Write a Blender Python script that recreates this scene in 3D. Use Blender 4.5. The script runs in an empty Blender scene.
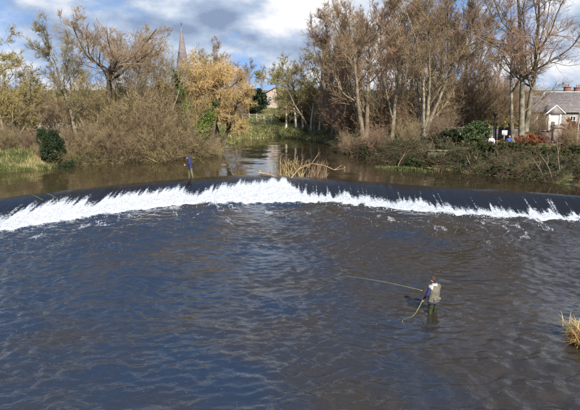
import bpy, math, random
import numpy as np
from mathutils import Vector, Matrix
R = math.radians

# ------------------------------------------------------------------ camera
CAM = np.array([0.0, 0.0, 7.4]); FPX = 580.0
PITCH = math.atan2(115.0, 580.0)
sc = bpy.context.scene
col = sc.collection
cam = bpy.data.cameras.new("camera"); cam_o = bpy.data.objects.new("camera", cam); col.objects.link(cam_o)
cam.sensor_width = 36.0; cam.lens = 36.0; cam.clip_start = 0.1; cam.clip_end = 6000
cam_o.location = CAM; cam_o.rotation_euler = (math.pi/2 - PITCH, 0, 0)
sc.camera = cam_o

# ------------------------------------------------------------------ light
SUN_AZ = R(160)      # clockwise from +Y (the view direction): behind the camera, to the right
SUN_EL = R(37)
world = bpy.data.worlds.new("World"); sc.world = world; world.use_nodes = True
nt = world.node_tree; nt.nodes.clear()
def N(tree, typ, **kw):
    n = tree.nodes.new(typ)
    for k, v in kw.items(): setattr(n, k, v)
    return n
def L(tree, a, ao, b, bi): tree.links.new(a.outputs[ao], b.inputs[bi])
out = N(nt, 'ShaderNodeOutputWorld'); bg = N(nt, 'ShaderNodeBackground'); bg.inputs[1].default_value = 0.14
sky = N(nt, 'ShaderNodeTexSky', sky_type='NISHITA', sun_disc=False, sun_elevation=SUN_EL, sun_rotation=SUN_AZ,
        altitude=50, air_density=1.0, dust_density=0.1, ozone_density=3.0)
tc = N(nt, 'ShaderNodeTexCoord')
def cloud_noise(dz, scale, detail, rough, loc):
    m = N(nt, 'ShaderNodeMapping'); m.inputs['Scale'].default_value = (1.0, 1.0, 1.9); m.inputs['Location'].default_value = (loc[0], loc[1], loc[2]+dz)
    L(nt, tc, 'Generated', m, 0)
    n = N(nt, 'ShaderNodeTexNoise'); n.inputs['Scale'].default_value = scale; n.inputs['Detail'].default_value = detail; n.inputs['Roughness'].default_value = rough; n.inputs['Distortion'].default_value = 0.0
    L(nt, m, 0, n, 'Vector'); return n
CL = (3.1, 9.4, 5.8)
n1 = cloud_noise(0.0, 4.2, 10, 0.56, CL)
n1u = cloud_noise(0.06, 4.2, 5, 0.5, CL)            # the same clouds sampled higher up: what shades the base
sepw = N(nt, 'ShaderNodeSeparateXYZ'); L(nt, tc, 'Generated', sepw, 0)
cov = N(nt, 'ShaderNodeMapRange'); cov.inputs[1].default_value = 0.0; cov.inputs[2].default_value = 0.55; cov.inputs[3].default_value = 0.145; cov.inputs[4].default_value = -0.065
L(nt, sepw, 2, cov, 0)                               # clouds pile up towards the horizon
dn = N(nt, 'ShaderNodeMath', operation='ADD'); L(nt, n1, 'Fac', dn, 0); L(nt, cov, 0, dn, 1)
mask = N(nt, 'ShaderNodeValToRGB'); mask.color_ramp.elements[0].position = 0.48; mask.color_ramp.elements[1].position = 0.57
L(nt, dn, 0, mask, 0)
df = N(nt, 'ShaderNodeMath', operation='SUBTRACT'); L(nt, n1, 'Fac', df, 0); L(nt, n1u, 'Fac', df, 1)
n2 = cloud_noise(1.3, 3.4, 8, 0.55, CL)
s3 = N(nt, 'ShaderNodeMath', operation='MULTIPLY_ADD'); s3.inputs[1].default_value = 1.5; L(nt, df, 0, s3, 0); L(nt, n2, 'Fac', s3, 2)
shade = N(nt, 'ShaderNodeValToRGB')
e = shade.color_ramp.elements
e[0].position = 0.29; e[0].color = (0.20, 0.265, 0.39, 1)
e[1].position = 0.63; e[1].color = (0.74, 0.745, 0.77, 1)
m_ = shade.color_ramp.elements.new(0.46); m_.color = (0.38, 0.455, 0.58, 1)
L(nt, s3, 0, shade, 0)
mul = N(nt, 'ShaderNodeVectorMath', operation='SCALE'); mul.inputs[3].default_value = 6.2
L(nt, shade, 0, mul, 0)
lift = N(nt, 'ShaderNodeVectorMath', operation='MULTIPLY_ADD'); lift.inputs[1].default_value = (1, 1, 0.75); lift.inputs[2].default_value = (0, 0, 0.38)
nrm = N(nt, 'ShaderNodeVectorMath', operation='NORMALIZE'); L(nt, tc, 'Generated', lift, 0); L(nt, lift, 0, nrm, 0); L(nt, nrm, 0, sky, 'Vector')
mx = N(nt, 'ShaderNodeMixRGB'); L(nt, mask, 0, mx, 0); L(nt, sky, 0, mx, 1); L(nt, mul, 0, mx, 2)
L(nt, mx, 0, bg, 0); L(nt, bg, 0, out, 0)

sun = bpy.data.lights.new("sun", 'SUN'); sun.energy = 4.8; sun.angle = R(0.53); sun.color = (1.0, 0.93, 0.82)
sun_o = bpy.data.objects.new("sun", sun); col.objects.link(sun_o)
sd = Vector((math.sin(SUN_AZ)*math.cos(SUN_EL), math.cos(SUN_AZ)*math.cos(SUN_EL), math.sin(SUN_EL)))
sun_o.rotation_euler = sd.to_track_quat('Z', 'Y').to_euler()
sc.view_settings.view_transform = 'Standard'; sc.view_settings.look = 'None'
sc.view_settings.exposure = 0.66; sc.view_settings.gamma = 1.0; sc.view_settings.use_curve_mapping = False

# ------------------------------------------------------------------ helpers
_F = np.array([0, math.cos(PITCH), -math.sin(PITCH)]); _U = np.array([0, math.sin(PITCH), math.cos(PITCH)])
def ray(px, py): return _F + (px-290)/FPX*np.array([1.0, 0, 0]) - (py-205)/FPX*_U
def at(px, py, z):            # the pixel's ray meets a level plane
    d = ray(px, py); return CAM + d*(z-CAM[2])/d[2]
def atY(px, py, Y):           # the pixel's ray at a distance Y in front of the camera
    d = ray(px, py); return CAM + d*(Y/d[1])
def _h(ix, iy, seed):
    n = (ix.astype(np.int64)*374761393 + iy.astype(np.int64)*668265263 + seed*1274126177) & 0x7fffffff
    n = ((n ^ (n >> 13))*1274126177) & 0x7fffffff
    n = ((n ^ (n >> 16))*60493) & 0x7fffffff
    return (n & 0xffff)/65535.0
def vn(x, y, seed=0):
    x = np.asarray(x, float); y = np.asarray(y, float)
    x, y = np.broadcast_arrays(x, y)
    ix = np.floor(x); iy = np.floor(y); fx = x-ix; fy = y-iy
    fx = fx*fx*(3-2*fx); fy = fy*fy*(3-2*fy)
    a = _h(ix, iy, seed); b = _h(ix+1, iy, seed); c = _h(ix, iy+1, seed); d = _h(ix+1, iy+1, seed)
    return (a*(1-fx)+b*fx)*(1-fy)+(c*(1-fx)+d*fx)*fy
def fbm(x, y, seed=0, o=4):
    s = 0; a = 0.5; t = 0
    for k in range(o):
        s = s+a*vn(np.asarray(x)*2**k, np.asarray(y)*2**k, seed+k*17); t += a; a *= 0.5
    return s/t
def sst(a, b, x):
    t = np.clip((x-a)/(b-a), 0, 1); return t*t*(3-2*t)
def mesh(name, V, faces, smooth=False, mi=None, attrs=None):
    """V (n,3); faces: list of int arrays (m,4) or (m,3)."""
    V = np.asarray(V, np.float32); me = bpy.data.meshes.new(name)
    faces = [np.asarray(f, np.int32) for f in faces if len(f)]
    me.vertices.add(len(V)); me.vertices.foreach_set('co', V.ravel())
    idx = np.concatenate([f.ravel() for f in faces]); tot = np.concatenate([np.full(len(f), f.shape[1], np.int32) for f in faces])
    st = np.concatenate([[0], np.cumsum(tot)[:-1]]).astype(np.int32)
    me.loops.add(len(idx)); me.loops.foreach_set('vertex_index', idx)
    me.polygons.add(len(tot)); me.polygons.foreach_set('loop_start', st); me.polygons.foreach_set('loop_total', tot)
    if smooth: me.polygons.foreach_set('use_smooth', np.ones(len(tot), bool))
    if mi is not None: me.polygons.foreach_set('material_index', np.asarray(mi, np.int32))
    if attrs:
        for k, a in attrs.items():
            at_ = me.attributes.new(k, 'FLOAT', 'POINT'); at_.data.foreach_set('value', np.asarray(a, np.float32))
    me.update(calc_edges=True); me.validate()
    return me
def obj(name, me, mat=None, parent=None):
    o = bpy.data.objects.new(name, me); col.objects.link(o)
    if mat is not None and me is not None and len(me.materials) == 0:
        for m in (mat if isinstance(mat, (list, tuple)) else [mat]): me.materials.append(m)
    if parent is not None: o.parent = parent
    return o
def empty(name, loc=(0, 0, 0), rz=0):
    o = bpy.data.objects.new(name, None); col.objects.link(o); o.location = loc; o.rotation_euler = (0, 0, rz)
    o.empty_display_size = 0.2
    return o
def tag(o, label=None, cat=None, group=None, kind=None):
    for k, v in (('label', label), ('category', cat), ('group', group), ('kind', kind)):
        if v: o[k] = v
    return o
def copy_tree(o, parent=None):
    c = o.copy(); col.objects.link(c); c.parent = parent
    for ch in list(o.children): copy_tree(ch, c)
    return c
class MB:
    """collects boxes, tubes and polygons into one mesh"""
    def __init__(s): s.V = []; s.Q = []; s.T = []; s.n = 0
    def add(s, V, Q=(), T=()):
        V = np.asarray(V, float).reshape(-1, 3)
        if len(Q): s.Q.append(np.asarray(Q, int)+s.n)
        if len(T): s.T.append(np.asarray(T, int)+s.n)
        s.V.append(V); s.n += len(V); return s
    def box(s, x0, x1, y0, y1, z0, z1):
        V = [(x, y, z) for z in (z0, z1) for y in (y0, y1) for x in (x0, x1)]
        return s.add(V, [(0, 2, 3, 1), (4, 5, 7, 6), (0, 1, 5, 4), (2, 6, 7, 3), (0, 4, 6, 2), (1, 3, 7, 5)])
    def tube(s, P, r, k=8, cap=True):
        P = np.asarray(P, float); n = len(P); r = np.broadcast_to(np.asarray(r, float), (n,))
        V, Q = tubes(P[None], r[None], k)
        T = []
        if cap:
            V = np.vstack([V, P[0], P[-1]])
            T = [(n*k, (j+1) % k, j) for j in range(k)] + [(n*k+1, (n-1)*k+j, (n-1)*k+(j+1) % k) for j in range(k)]
        return s.add(V, Q, T)
    def poly(s, V):
        return s.add(V, [tuple(range(4))] if len(V) == 4 else (), [(0, 1, 2)] if len(V) == 3 else ())
    def build(s, name, mat, parent=None, smooth=False):
        return obj(name, mesh(name, np.vstack(s.V), s.Q+s.T, smooth), mat, parent)
def tubes(P, r, k):
    """P (N,n,3) polylines, r (N,n) radii -> verts, quads of k-sided tubes"""
    Nb, n, _ = P.shape
    D = np.empty_like(P); D[:, 1:-1] = P[:, 2:]-P[:, :-2] if n > 2 else D[:, 1:-1]
    D[:, 0] = P[:, 1]-P[:, 0]; D[:, -1] = P[:, -1]-P[:, -2]
    D /= np.linalg.norm(D, axis=2, keepdims=True)+1e-9
    m = D.mean(axis=1); ref = np.where(np.abs(m[:, 2:3]) > 0.8, np.array([[1.0, 0.13, 0]]), np.array([[0.07, 0.11, 1.0]]))
    A = np.cross(D, ref[:, None, :]); A /= np.linalg.norm(A, axis=2, keepdims=True)+1e-9
    B = np.cross(D, A)
    th = np.arange(k)*2*math.pi/k
    V = P[:, :, None, :] + r[:, :, None, None]*(np.cos(th)[None, None, :, None]*A[:, :, None, :]+np.sin(th)[None, None, :, None]*B[:, :, None, :])
    base = (np.arange(Nb)*n*k)[:, None, None] + (np.arange(n-1)*k)[None, :, None] + np.arange(k)[None, None, :]
    nxt = (np.arange(Nb)*n*k)[:, None, None] + (np.arange(n-1)*k)[None, :, None] + ((np.arange(k)+1) % k)[None, None, :]
    Q = np.stack([base, base+k, nxt+k, nxt], axis=-1).reshape(-1, 4)
    return V.reshape(-1, 3), Q

# ------------------------------------------------------------------ materials
def pm(name, c, c2=None, scale=3.0, rough=0.85, bump=0.0, bscale=None, detail=5, spec=0.25, lo=0.35, hi=0.65, objrand=0.0, coord='Object', stretch=None, c3=None):
    m = bpy.data.materials.new(name); m.use_nodes = True; t = m.node_tree
    b = t.nodes['Principled BSDF']; b.inputs['Roughness'].default_value = rough; b.inputs['Specular IOR Level'].default_value = spec
    b.inputs['Base Color'].default_value = (*c, 1)
    tcn = N(t, 'ShaderNodeTexCoord'); src = tcn; so = coord
    if stretch:
        mpn = N(t, 'ShaderNodeMapping'); mpn.inputs['Scale'].default_value = stretch; L(t, tcn, coord, mpn, 0); src = mpn; so = 0
    if c2:
        n = N(t, 'ShaderNodeTexNoise'); n.inputs['Scale'].default_value = scale; n.inputs['Detail'].default_value = detail
        L(t, src, so, n, 'Vector')
        r = N(t, 'ShaderNodeValToRGB'); r.color_ramp.elements[0].position = lo; r.color_ramp.elements[1].position = hi
        r.color_ramp.elements[0].color = (*c, 1); r.color_ramp.elements[1].color = (*c2, 1)
        if c3: k = r.color_ramp.elements.new(min(0.98, hi+0.1)); k.color = (*c3, 1)
        L(t, n, 'Fac', r, 0); cur, co = r, 0
        if objrand:
            oi = N(t, 'ShaderNodeObjectInfo'); hs = N(t, 'ShaderNodeHueSaturation')
            mr = N(t, 'ShaderNodeMapRange'); mr.inputs[3].default_value = 1-objrand; mr.inputs[4].default_value = 1+objrand
            L(t, oi, 'Random', mr, 0); L(t, mr, 0, hs, 'Value'); L(t, r, 0, hs, 'Color'); cur = hs
        L(t, cur, co, b, 'Base Color')
    if bump:
        n = N(t, 'ShaderNodeTexNoise'); n.inputs['Scale'].default_value = bscale or scale*4; n.inputs['Detail'].default_value = 6
        L(t, src, so, n, 'Vector'); bp = N(t, 'ShaderNodeBump'); bp.inputs['Strength'].default_value = bump; bp.inputs['Distance'].default_value = 0.05
        L(t, n, 'Fac', bp, 'Height'); L(t, bp, 0, b, 'Normal')
    return m
def leafmat(name, c, c2, scale=1.5, rough=0.5, trans=0.25, spec=0.4):
    m = pm(name, c, c2, scale, rough, spec=spec, objrand=0.12)
    t = m.node_tree; b = t.nodes['Principled BSDF']; o = t.nodes['Material Output']
    tr = N(t, 'ShaderNodeBsdfTranslucent'); mixs = N(t, 'ShaderNodeMixShader'); mixs.inputs[0].default_value = trans
    for l in list(t.links):
        if l.to_node == b and l.to_socket.name == 'Base Color': t.links.new(l.from_socket, tr.inputs[0])
    L(t, b, 0, mixs, 1); L(t, tr, 0, mixs, 2); L(t, mixs, 0, o, 0)
    return m
M = {}
M['bark_brown'] = pm('bark_brown', (0.10, 0.075, 0.05), (0.24, 0.19, 0.13), 2.0, 0.9, 0.6, 14, objrand=0.15)
M['bark_pale'] = pm('bark_pale', (0.10, 0.085, 0.06), (0.36, 0.315, 0.235), 2.6, 0.85, 0.8, 9, objrand=0.1)
M['bark_beech'] = pm('bark_beech', (0.075, 0.065, 0.04), (0.27, 0.24, 0.18), 1.8, 0.85, 0.8, 7, c3=(0.36, 0.33, 0.26))
M['bark_white'] = pm('bark_white', (0.40, 0.36, 0.29), (0.62, 0.57, 0.48), 1.6, 0.85, 0.4, 12)
M['bark_moss'] = pm('bark_moss', (0.09, 0.08, 0.04), (0.26, 0.23, 0.17), 1.2, 0.9, 0.6, 12, c3=(0.13, 0.15, 0.04))
M['bark_dark'] = pm('bark_dark', (0.05, 0.038, 0.026), (0.13, 0.10, 0.07), 2.0, 0.9, 0.5, 14)
M['twig_brown'] = pm('twig_brown', (0.151, 0.104, 0.065), (0.353, 0.254, 0.159), 0.8, 0.8, objrand=0.12)
M['twig_red'] = pm('twig_red', (0.173, 0.104, 0.068), (0.344, 0.228, 0.150), 0.8, 0.8, objrand=0.12)
M['twig_olive'] = pm('twig_olive', (0.158, 0.126, 0.058), (0.378, 0.301, 0.146), 0.8, 0.8, objrand=0.15)
M['twig_tan'] = pm('twig_tan', (0.194, 0.140, 0.076), (0.413, 0.318, 0.181), 0.8, 0.8, objrand=0.12)
M['twig_gold'] = pm('twig_gold', (0.42, 0.275, 0.115), (0.62, 0.44, 0.21), 0.8, 0.75, objrand=0.08)
M['bramble_stem'] = pm('bramble_stem', (0.075, 0.046, 0.032), (0.22, 0.15, 0.095), 0.9, 0.8, objrand=0.15)
M['bud_yellow'] = leafmat('bud_yellow', (0.25, 0.21, 0.06), (0.40, 0.33, 0.11))
M['bud_green'] = leafmat('bud_green', (0.20, 0.20, 0.05), (0.34, 0.31, 0.09))
M['leaf_dark'] = leafmat('leaf_dark', (0.016, 0.030, 0.014), (0.04, 0.062, 0.026), rough=0.55, trans=0.1, spec=.2)
M['leaf_laurel'] = leafmat('leaf_laurel', (0.025, 0.045, 0.018), (0.09, 0.115, 0.045), rough=0.42, trans=0.12, spec=.3)
M['leaf_ivy'] = leafmat('leaf_ivy', (0.09, 0.14, 0.025), (0.20, 0.27, 0.05), rough=0.4)
M['leaf_ivy_dark'] = leafmat('leaf_ivy_dark', (0.03, 0.06, 0.015), (0.08, 0.12, 0.03), rough=0.4)
M['leaf_bank'] = leafmat('leaf_bank', (0.03, 0.05, 0.015), (0.09, 0.11, 0.035), rough=0.45)
M['leaf_olive'] = leafmat('leaf_olive', (0.07, 0.065, 0.025), (0.15, 0.125, 0.05), rough=0.5)
M['leaf_russet'] = leafmat('leaf_russet', (0.20, 0.065, 0.03), (0.34, 0.13, 0.06), rough=0.6)
M['grass'] = leafmat('grass', (0.085, 0.11, 0.032), (0.20, 0.205, 0.07), 0.9, 0.6)
M['grass_dry'] = leafmat('grass_dry', (0.42, 0.32, 0.15), (0.66, 0.54, 0.30), 0.9, 0.6)
M['grass_orange'] = leafmat('grass_orange', (0.50, 0.25, 0.08), (0.62, 0.42, 0.17), 0.9, 0.6)

# ------------------------------------------------------------------ river outline
ZU = 1.0     # upper pool level; the lower pool lies at 0
cr = np.array([at(px, py, ZU)[:2] for px, py in ((-110, 213), (-60, 206), (0, 198), (60, 190.5), (150, 181.5), (190, 178.2), (235, 175), (262, 174.8), (291, 176.3), (350, 179.8), (400, 183.8), (450, 187), (500, 190), (540, 192.6), (580, 196), (640, 201.5))])
bs = np.array([at(px, py, 0)[:2] for px, py in ((-110, 252), (-60, 243), (0, 231), (60, 221.5), (120, 212), (150, 207.5), (200, 203.5), (250, 202.5), (300, 200.5), (350, 204), (400, 209), (440, 213), (500, 216.5), (580, 219.5), (640, 224))])
def smooth1(x, X, Y):
    return sum(np.interp(np.asarray(x)+d, X, Y) for d in (-1.2, -0.6, 0, 0.6, 1.2))/5
def yc(x): return smooth1(x, cr[:, 0], cr[:, 1])
def yb(x): return np.minimum(smooth1(x, bs[:, 0], bs[:, 1]), yc(x)-1.6)
lb = [at(px, py, ZU)[:2] for px, py in ((0, 173), (40, 170), (64, 166.5), (110, 163), (150, 160), (200, 156.5), (226, 150), (236, 143.5), (246, 139), (270, 138), (300, 139))]
rb = [at(px, py, ZU)[:2] for px, py in ((326, 143), (345, 149), (360, 157), (395, 164), (424, 168), (474, 174), (540, 181.5), (580, 187))]
XL, XR = -30.0, 23.5
upper = np.array([(XL, float(yc(XL)))] + [(XL, lb[0][1]+1.5)] + [tuple(p) for p in lb] + [tuple(p) for p in rb] + [(XR, float(yc(XR))+1.2), (XR, float(yc(XR)))])
lower = np.array([(XL, float(yc(XL))), (XL+1, 5), (-26, -40), (6, -40), (8.2, 12), (8.55, 16.2), (9.9, 18.6), (12.9, 22), (19, 31), (XR, float(yc(XR)))] + [(x, float(yc(x))) for x in np.arange(XR-1, XL, -1.5)])
def inside(P, poly):
    x, y = P[:, 0], P[:, 1]; r = np.zeros(len(P), bool); n = len(poly)
    for i in range(n):
        x0, y0 = poly[i]; x1, y1 = poly[(i+1) % n]
        c = (y0 > y) != (y1 > y)
        r ^= c & (x < (x1-x0)*(y-y0)/((y1-y0) if y1 != y0 else 1e-9)+x0)
    return r
def pdist(P, poly):
    d = np.full(len(P), 1e9); n = len(poly)
    for i in range(n):
        a = poly[i]; b = poly[(i+1) % n]; ab = b-a; t = np.clip(((P-a)@ab)/(ab@ab+1e-9), 0, 1)
        d = np.minimum(d, np.linalg.norm(P-a-t[:, None]*ab, axis=1))
    return d
def hgt(P):
    P = np.atleast_2d(np.asarray(P, float)); x, y = P[:, 0], P[:, 1]
    iu, il = inside(P, upper), inside(P, lower); du, dl = pdist(P, upper), pdist(P, lower)
    n = fbm(x*0.5, y*0.5, 5)-0.5; n2 = fbm(x*0.06, y*0.06, 9)-0.5
    top = 1.12 + 0.25*n2                                     # height of the bank above the upper pool
    rise = top*sst(0, 3.2, du) + 0.012*np.clip(du-3, 0, 60) + n*0.35*sst(0.3, 2, du)
    far = 3.2*sst(84, 165, y) + n2*1.5*sst(90, 200, y)
    hu = ZU + rise + far
    hl = -0.05 + 0.75*sst(0, 0.8, dl) + 2.6*sst(0.8, 6, dl) + n*0.2*sst(0.2, 1, dl)
    h = np.minimum(hu, np.where(dl < 12, np.where(y < yc(np.clip(x, XL, XR))+0.2, hl, 99), 99))
    h = np.where(iu, ZU-np.minimum(1.2, 0.1+0.5*du), h)
    h = np.where(il, -np.minimum(0.5, 0.08+0.4*dl), h)
    return h
def P_(px, Y): return float(atY(px, 140, Y)[0]), float(Y)
def gz(x, y): return float(hgt([(x, y)])[0])
def axis(lo, a, b, hi, step, g=1.16):
    m = list(np.arange(a, b+1e-6, step)); s = step; v = b; r = []
    while v < hi: s *= g; v += s; r.append(v)
    s = step; v = a; l = []
    while v > lo: s *= g; v -= s; l.append(v)
    return np.array(l[::-1]+m+r)
gx = axis(-2500, -40, 44, 2500, 0.5); gy = axis(-400, 8, 100, 4500, 0.5)
GX, GY = np.meshgrid(gx, gy); P = np.column_stack([GX.ravel(), GY.ravel()])
def gridf(nx, ny):
    i = np.arange(nx*ny).reshape(ny, nx)
    return np.stack([i[:-1, :-1], i[:-1, 1:], i[1:, 1:], i[1:, :-1]], -1).reshape(-1, 4)
g_mat = pm('earth_and_turf', (0.07, 0.075, 0.028), (0.20, 0.185, 0.07), 0.6, 0.95, 1.0, 5, coord='Object', c3=(0.20, 0.155, 0.08))
ground = obj('ground', mesh('ground', np.column_stack([P, hgt(P)]), [gridf(len(gx), len(gy))], True), g_mat)
tag(ground, 'grassy river banks and rising meadow', None, None, 'structure')

# ------------------------------------------------------------------ water
def water_mat(name, tone_left, shallow, bump=0.25, sc1=5.0, foam=True, rough=0.04, chop=False):
    m = bpy.data.materials.new(name); m.use_nodes = True; t = m.node_tree; b = t.nodes['Principled BSDF']; o = t.nodes['Material Output']
    tcn = N(t, 'ShaderNodeTexCoord')
    n0 = N(t, 'ShaderNodeTexNoise'); n0.inputs['Scale'].default_value = 0.22; n0.inputs['Detail'].default_value = 3; L(t, tcn, 'Object', n0, 'Vector')
    sep = N(t, 'ShaderNodeSeparateXYZ'); L(t, tcn, 'Object', sep, 0)
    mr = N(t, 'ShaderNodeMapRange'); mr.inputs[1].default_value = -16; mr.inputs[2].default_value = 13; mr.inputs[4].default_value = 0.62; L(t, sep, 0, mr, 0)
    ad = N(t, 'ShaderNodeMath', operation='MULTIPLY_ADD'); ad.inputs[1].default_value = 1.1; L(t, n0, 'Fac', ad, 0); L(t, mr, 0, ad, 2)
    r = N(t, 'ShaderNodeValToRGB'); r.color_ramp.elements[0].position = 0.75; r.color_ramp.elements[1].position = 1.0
    r.color_ramp.elements[0].color = (*tone_left, 1); r.color_ramp.elements[1].color = (*shallow, 1)
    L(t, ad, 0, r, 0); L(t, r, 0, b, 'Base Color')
    b.inputs['Roughness'].default_value = rough; b.inputs['IOR'].default_value = 1.5
    mpn = N(t, 'ShaderNodeMapping'); mpn.inputs['Scale'].default_value = (0.75, 1.0, 1.0); L(t, tcn, 'Object', mpn, 0)
    n1 = N(t, 'ShaderNodeTexNoise'); n1.inputs['Scale'].default_value = sc1; n1.inputs['Detail'].default_value = 4; n1.inputs['Distortion'].default_value = 0.6; L(t, mpn, 0, n1, 'Vector')
    bp = N(t, 'ShaderNodeBump'); bp.inputs['Strength'].default_value = bump; bp.inputs['Distance'].default_value = 0.05
    L(t, n1, 'Fac', bp, 'Height'); L(t, bp, 0, b, 'Normal')
    if chop:
        ca = N(t, 'ShaderNodeAttribute', attribute_name='chop'); cm = N(t, 'ShaderNodeMath', operation='MULTIPLY'); cm.inputs[1].default_value = bump; L(t, ca, 'Fac', cm, 0); L(t, cm, 0, bp, 'Strength')
    if foam:
        f = N(t, 'ShaderNodeBsdfPrincipled'); f.inputs['Base Color'].default_value = (0.50, 0.53, 0.57, 1); f.inputs['Roughness'].default_value = 0.7
        f.inputs['Subsurface Weight'].default_value = 0.0
        a = N(t, 'ShaderNodeAttribute', attribute_name='foam')
        nf = N(t, 'ShaderNodeTexNoise'); nf.inputs['Scale'].default_value = 9; nf.inputs['Detail'].default_value = 6; mpf = N(t, 'ShaderNodeMapping'); mpf.inputs['Scale'].default_value = (1.6, .55, .8); L(t, tcn, 'Object', mpf, 0); L(t, mpf, 0, nf, 'Vector')
        sm = N(t, 'ShaderNodeMath', operation='MULTIPLY_ADD'); sm.inputs[1].default_value = 0.9; sm.inputs[2].default_value = -0.45; L(t, nf, 'Fac', sm, 0)
        s2 = N(t, 'ShaderNodeMath', operation='ADD'); L(t, sm, 0, s2, 0); L(t, a, 'Fac', s2, 1)
        mr2 = N(t, 'ShaderNodeMapRange', interpolation_type='SMOOTHSTEP'); mr2.inputs[1].default_value = 0.30; mr2.inputs[2].default_value = 0.78; L(t, s2, 0, mr2, 0)
        nb = N(t, 'ShaderNodeTexNoise'); nb.inputs['Scale'].default_value = 6; nb.inputs['Detail'].default_value = 5; L(t, tcn, 'Object', nb, 'Vector')
        bf = N(t, 'ShaderNodeBump'); bf.inputs['Strength'].default_value = 0.5; bf.inputs['Distance'].default_value = 0.08; L(t, nb, 'Fac', bf, 'Height'); L(t, bf, 0, f, 'Normal')
        mixs = N(t, 'ShaderNodeMixShader'); L(t, mr2, 0, mixs, 0); L(t, b, 0, mixs, 1); L(t, f, 0, mixs, 2); L(t, mixs, 0, o, 0)
    return m
M['water_lower'] = water_mat('water_lower', (0.016, 0.026, 0.046), (0.031, 0.026, 0.020), 0.55, 5.0, chop=True)  # bluish left tone: sky reflection put into the water's base colour
M['water_upper'] = water_mat('water_upper', (0.055, 0.042, 0.020), (0.030, 0.022, 0.012), 0.07, 2.2, foam=False, rough=0.03)
M['water_weir'] = water_mat('water_weir', (0.008, 0.009, 0.011), (0.012, 0.012, 0.012), 0.3, 6.0)

def wave_field(nx, ny, step, lmin, lmax, slope, seed, stretch=1.0):
    rng = np.random.default_rng(seed); n = rng.standard_normal((ny, nx))
    F = np.fft.rfft2(n); ky = np.fft.fftfreq(ny, step)[:, None]; kx = np.fft.rfftfreq(nx, step)[None, :]
    k = np.sqrt((kx*stretch)**2+ky**2)+1e-9
    A = np.where((k > 1/lmax) & (k < 1/lmin), k**-1.9, 0)*np.exp(-(k*lmin*0.8)**2)
    z = np.fft.irfft2(F*A, (ny, nx)); gy_, gx_ = np.gradient(z, step)
    return z*slope/np.sqrt((gx_**2+gy_**2).mean())
# lower pool
st = 0.075
xs = np.arange(-31, 24.5, st); ys = np.arange(9, 43.5, st); nx, ny = len(xs), len(ys)
X, Y = np.meshgrid(xs, ys)
w = wave_field(nx, ny, st, 0.19, 0.6, 0.145, 3, 1.4) + wave_field(nx, ny, st, 0.6, 1.8, 0.08, 13, 1.5) + wave_field(nx, ny, st, 2.2, 7.0, 0.022, 4)
YB = yb(xs)[None, :]; dw = YB-Y
wx = X+2.2*(fbm(X*.13, Y*.13, 33, 2)-.5)*2; wy = Y+2.2*(fbm(X*.13, Y*.13, 34, 2)-.5)*2      # swirling current
patch = 0.25+1.5*sst(.25, .75, fbm(wx*0.33, wy*0.17, 31, 4))
amp = patch*(1+0.9*np.exp(-np.clip(dw, 0, 50)/2.2))
z = w*amp
ANG = at(433.5, 312.5, 0)                       # where the near angler wades
rr = np.hypot(X-ANG[0], Y-ANG[1]); z += 0.014*np.sin(rr*2*math.pi/0.42)*np.exp(-rr/0.9)*sst(0.1, 0.3, rr)
edge = fbm(X*0.35, Y*0.0+3, 41, 4)*1.6 + fbm(X*1.4, Y*0.6, 42, 3)*1.1
foam = 1-sst(-0.6, 1.2, dw/((0.12+edge*0.7)*np.interp(X, [-16, 0, 8, 14], [1, .75, .6, .7])))
streak = fbm(X*2.2+Y*0.9, Y*0.5, 43, 4)
foam = np.maximum(foam, 0.62*sst(0.55, 0.78, streak)*(1-sst(0.2, 3.4, dw)))
rid = 1-np.abs(2*fbm(wx*1.1, wy*.30, 47, 4)-1)
foam = np.maximum(foam, .50*sst(.90, .985, rid)*sst(.42, .62, fbm(wx*.4, wy*.3, 48, 3))*(1-sst(2, 17, dw)))
foam *= np.where(dw < -3.5, 0, 1)
z += np.clip(foam, 0, 1)*(1-sst(0, 1.2, dw))*0.16*fbm(X*2.5, Y*2.5, 44, 3)
z = np.where(dw < -1.2, -0.1, z)
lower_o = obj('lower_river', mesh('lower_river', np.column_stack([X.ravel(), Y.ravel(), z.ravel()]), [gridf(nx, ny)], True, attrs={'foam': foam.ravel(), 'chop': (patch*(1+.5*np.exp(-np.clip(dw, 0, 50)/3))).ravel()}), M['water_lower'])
tag(lower_o, 'rippled dark river below the weir', None, None, 'structure')
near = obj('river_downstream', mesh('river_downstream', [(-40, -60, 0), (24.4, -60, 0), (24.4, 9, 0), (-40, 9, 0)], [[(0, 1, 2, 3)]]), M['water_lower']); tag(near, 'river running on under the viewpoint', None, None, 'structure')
# upper pool: columns run from the crest upstream
xs = np.arange(-31, 24.6, 0.2); tt = np.linspace(0, 1, 200)**1.25; X = np.repeat(xs[None, :], len(tt), 0)
Y0 = yc(xs)[None, :]; Y = Y0+(92-Y0)*tt[:, None]
wv = wave_field(512, 512, 0.2, 0.6, 6, 0.018, 8)
iw = ((X+40)/0.2).astype(int) % 512; jw = (Y/0.2).astype(int) % 512
z = ZU + wv[jw, iw]*sst(0.2, 3, Y-Y0)*0.7
upper_o = obj('upper_river', mesh('upper_river', np.column_stack([X.ravel(), Y.ravel(), z.ravel()]), [gridf(len(xs), len(tt))], True), M['water_upper'])
tag(upper_o, 'calm brown river above the weir', None, None, 'structure')
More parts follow.
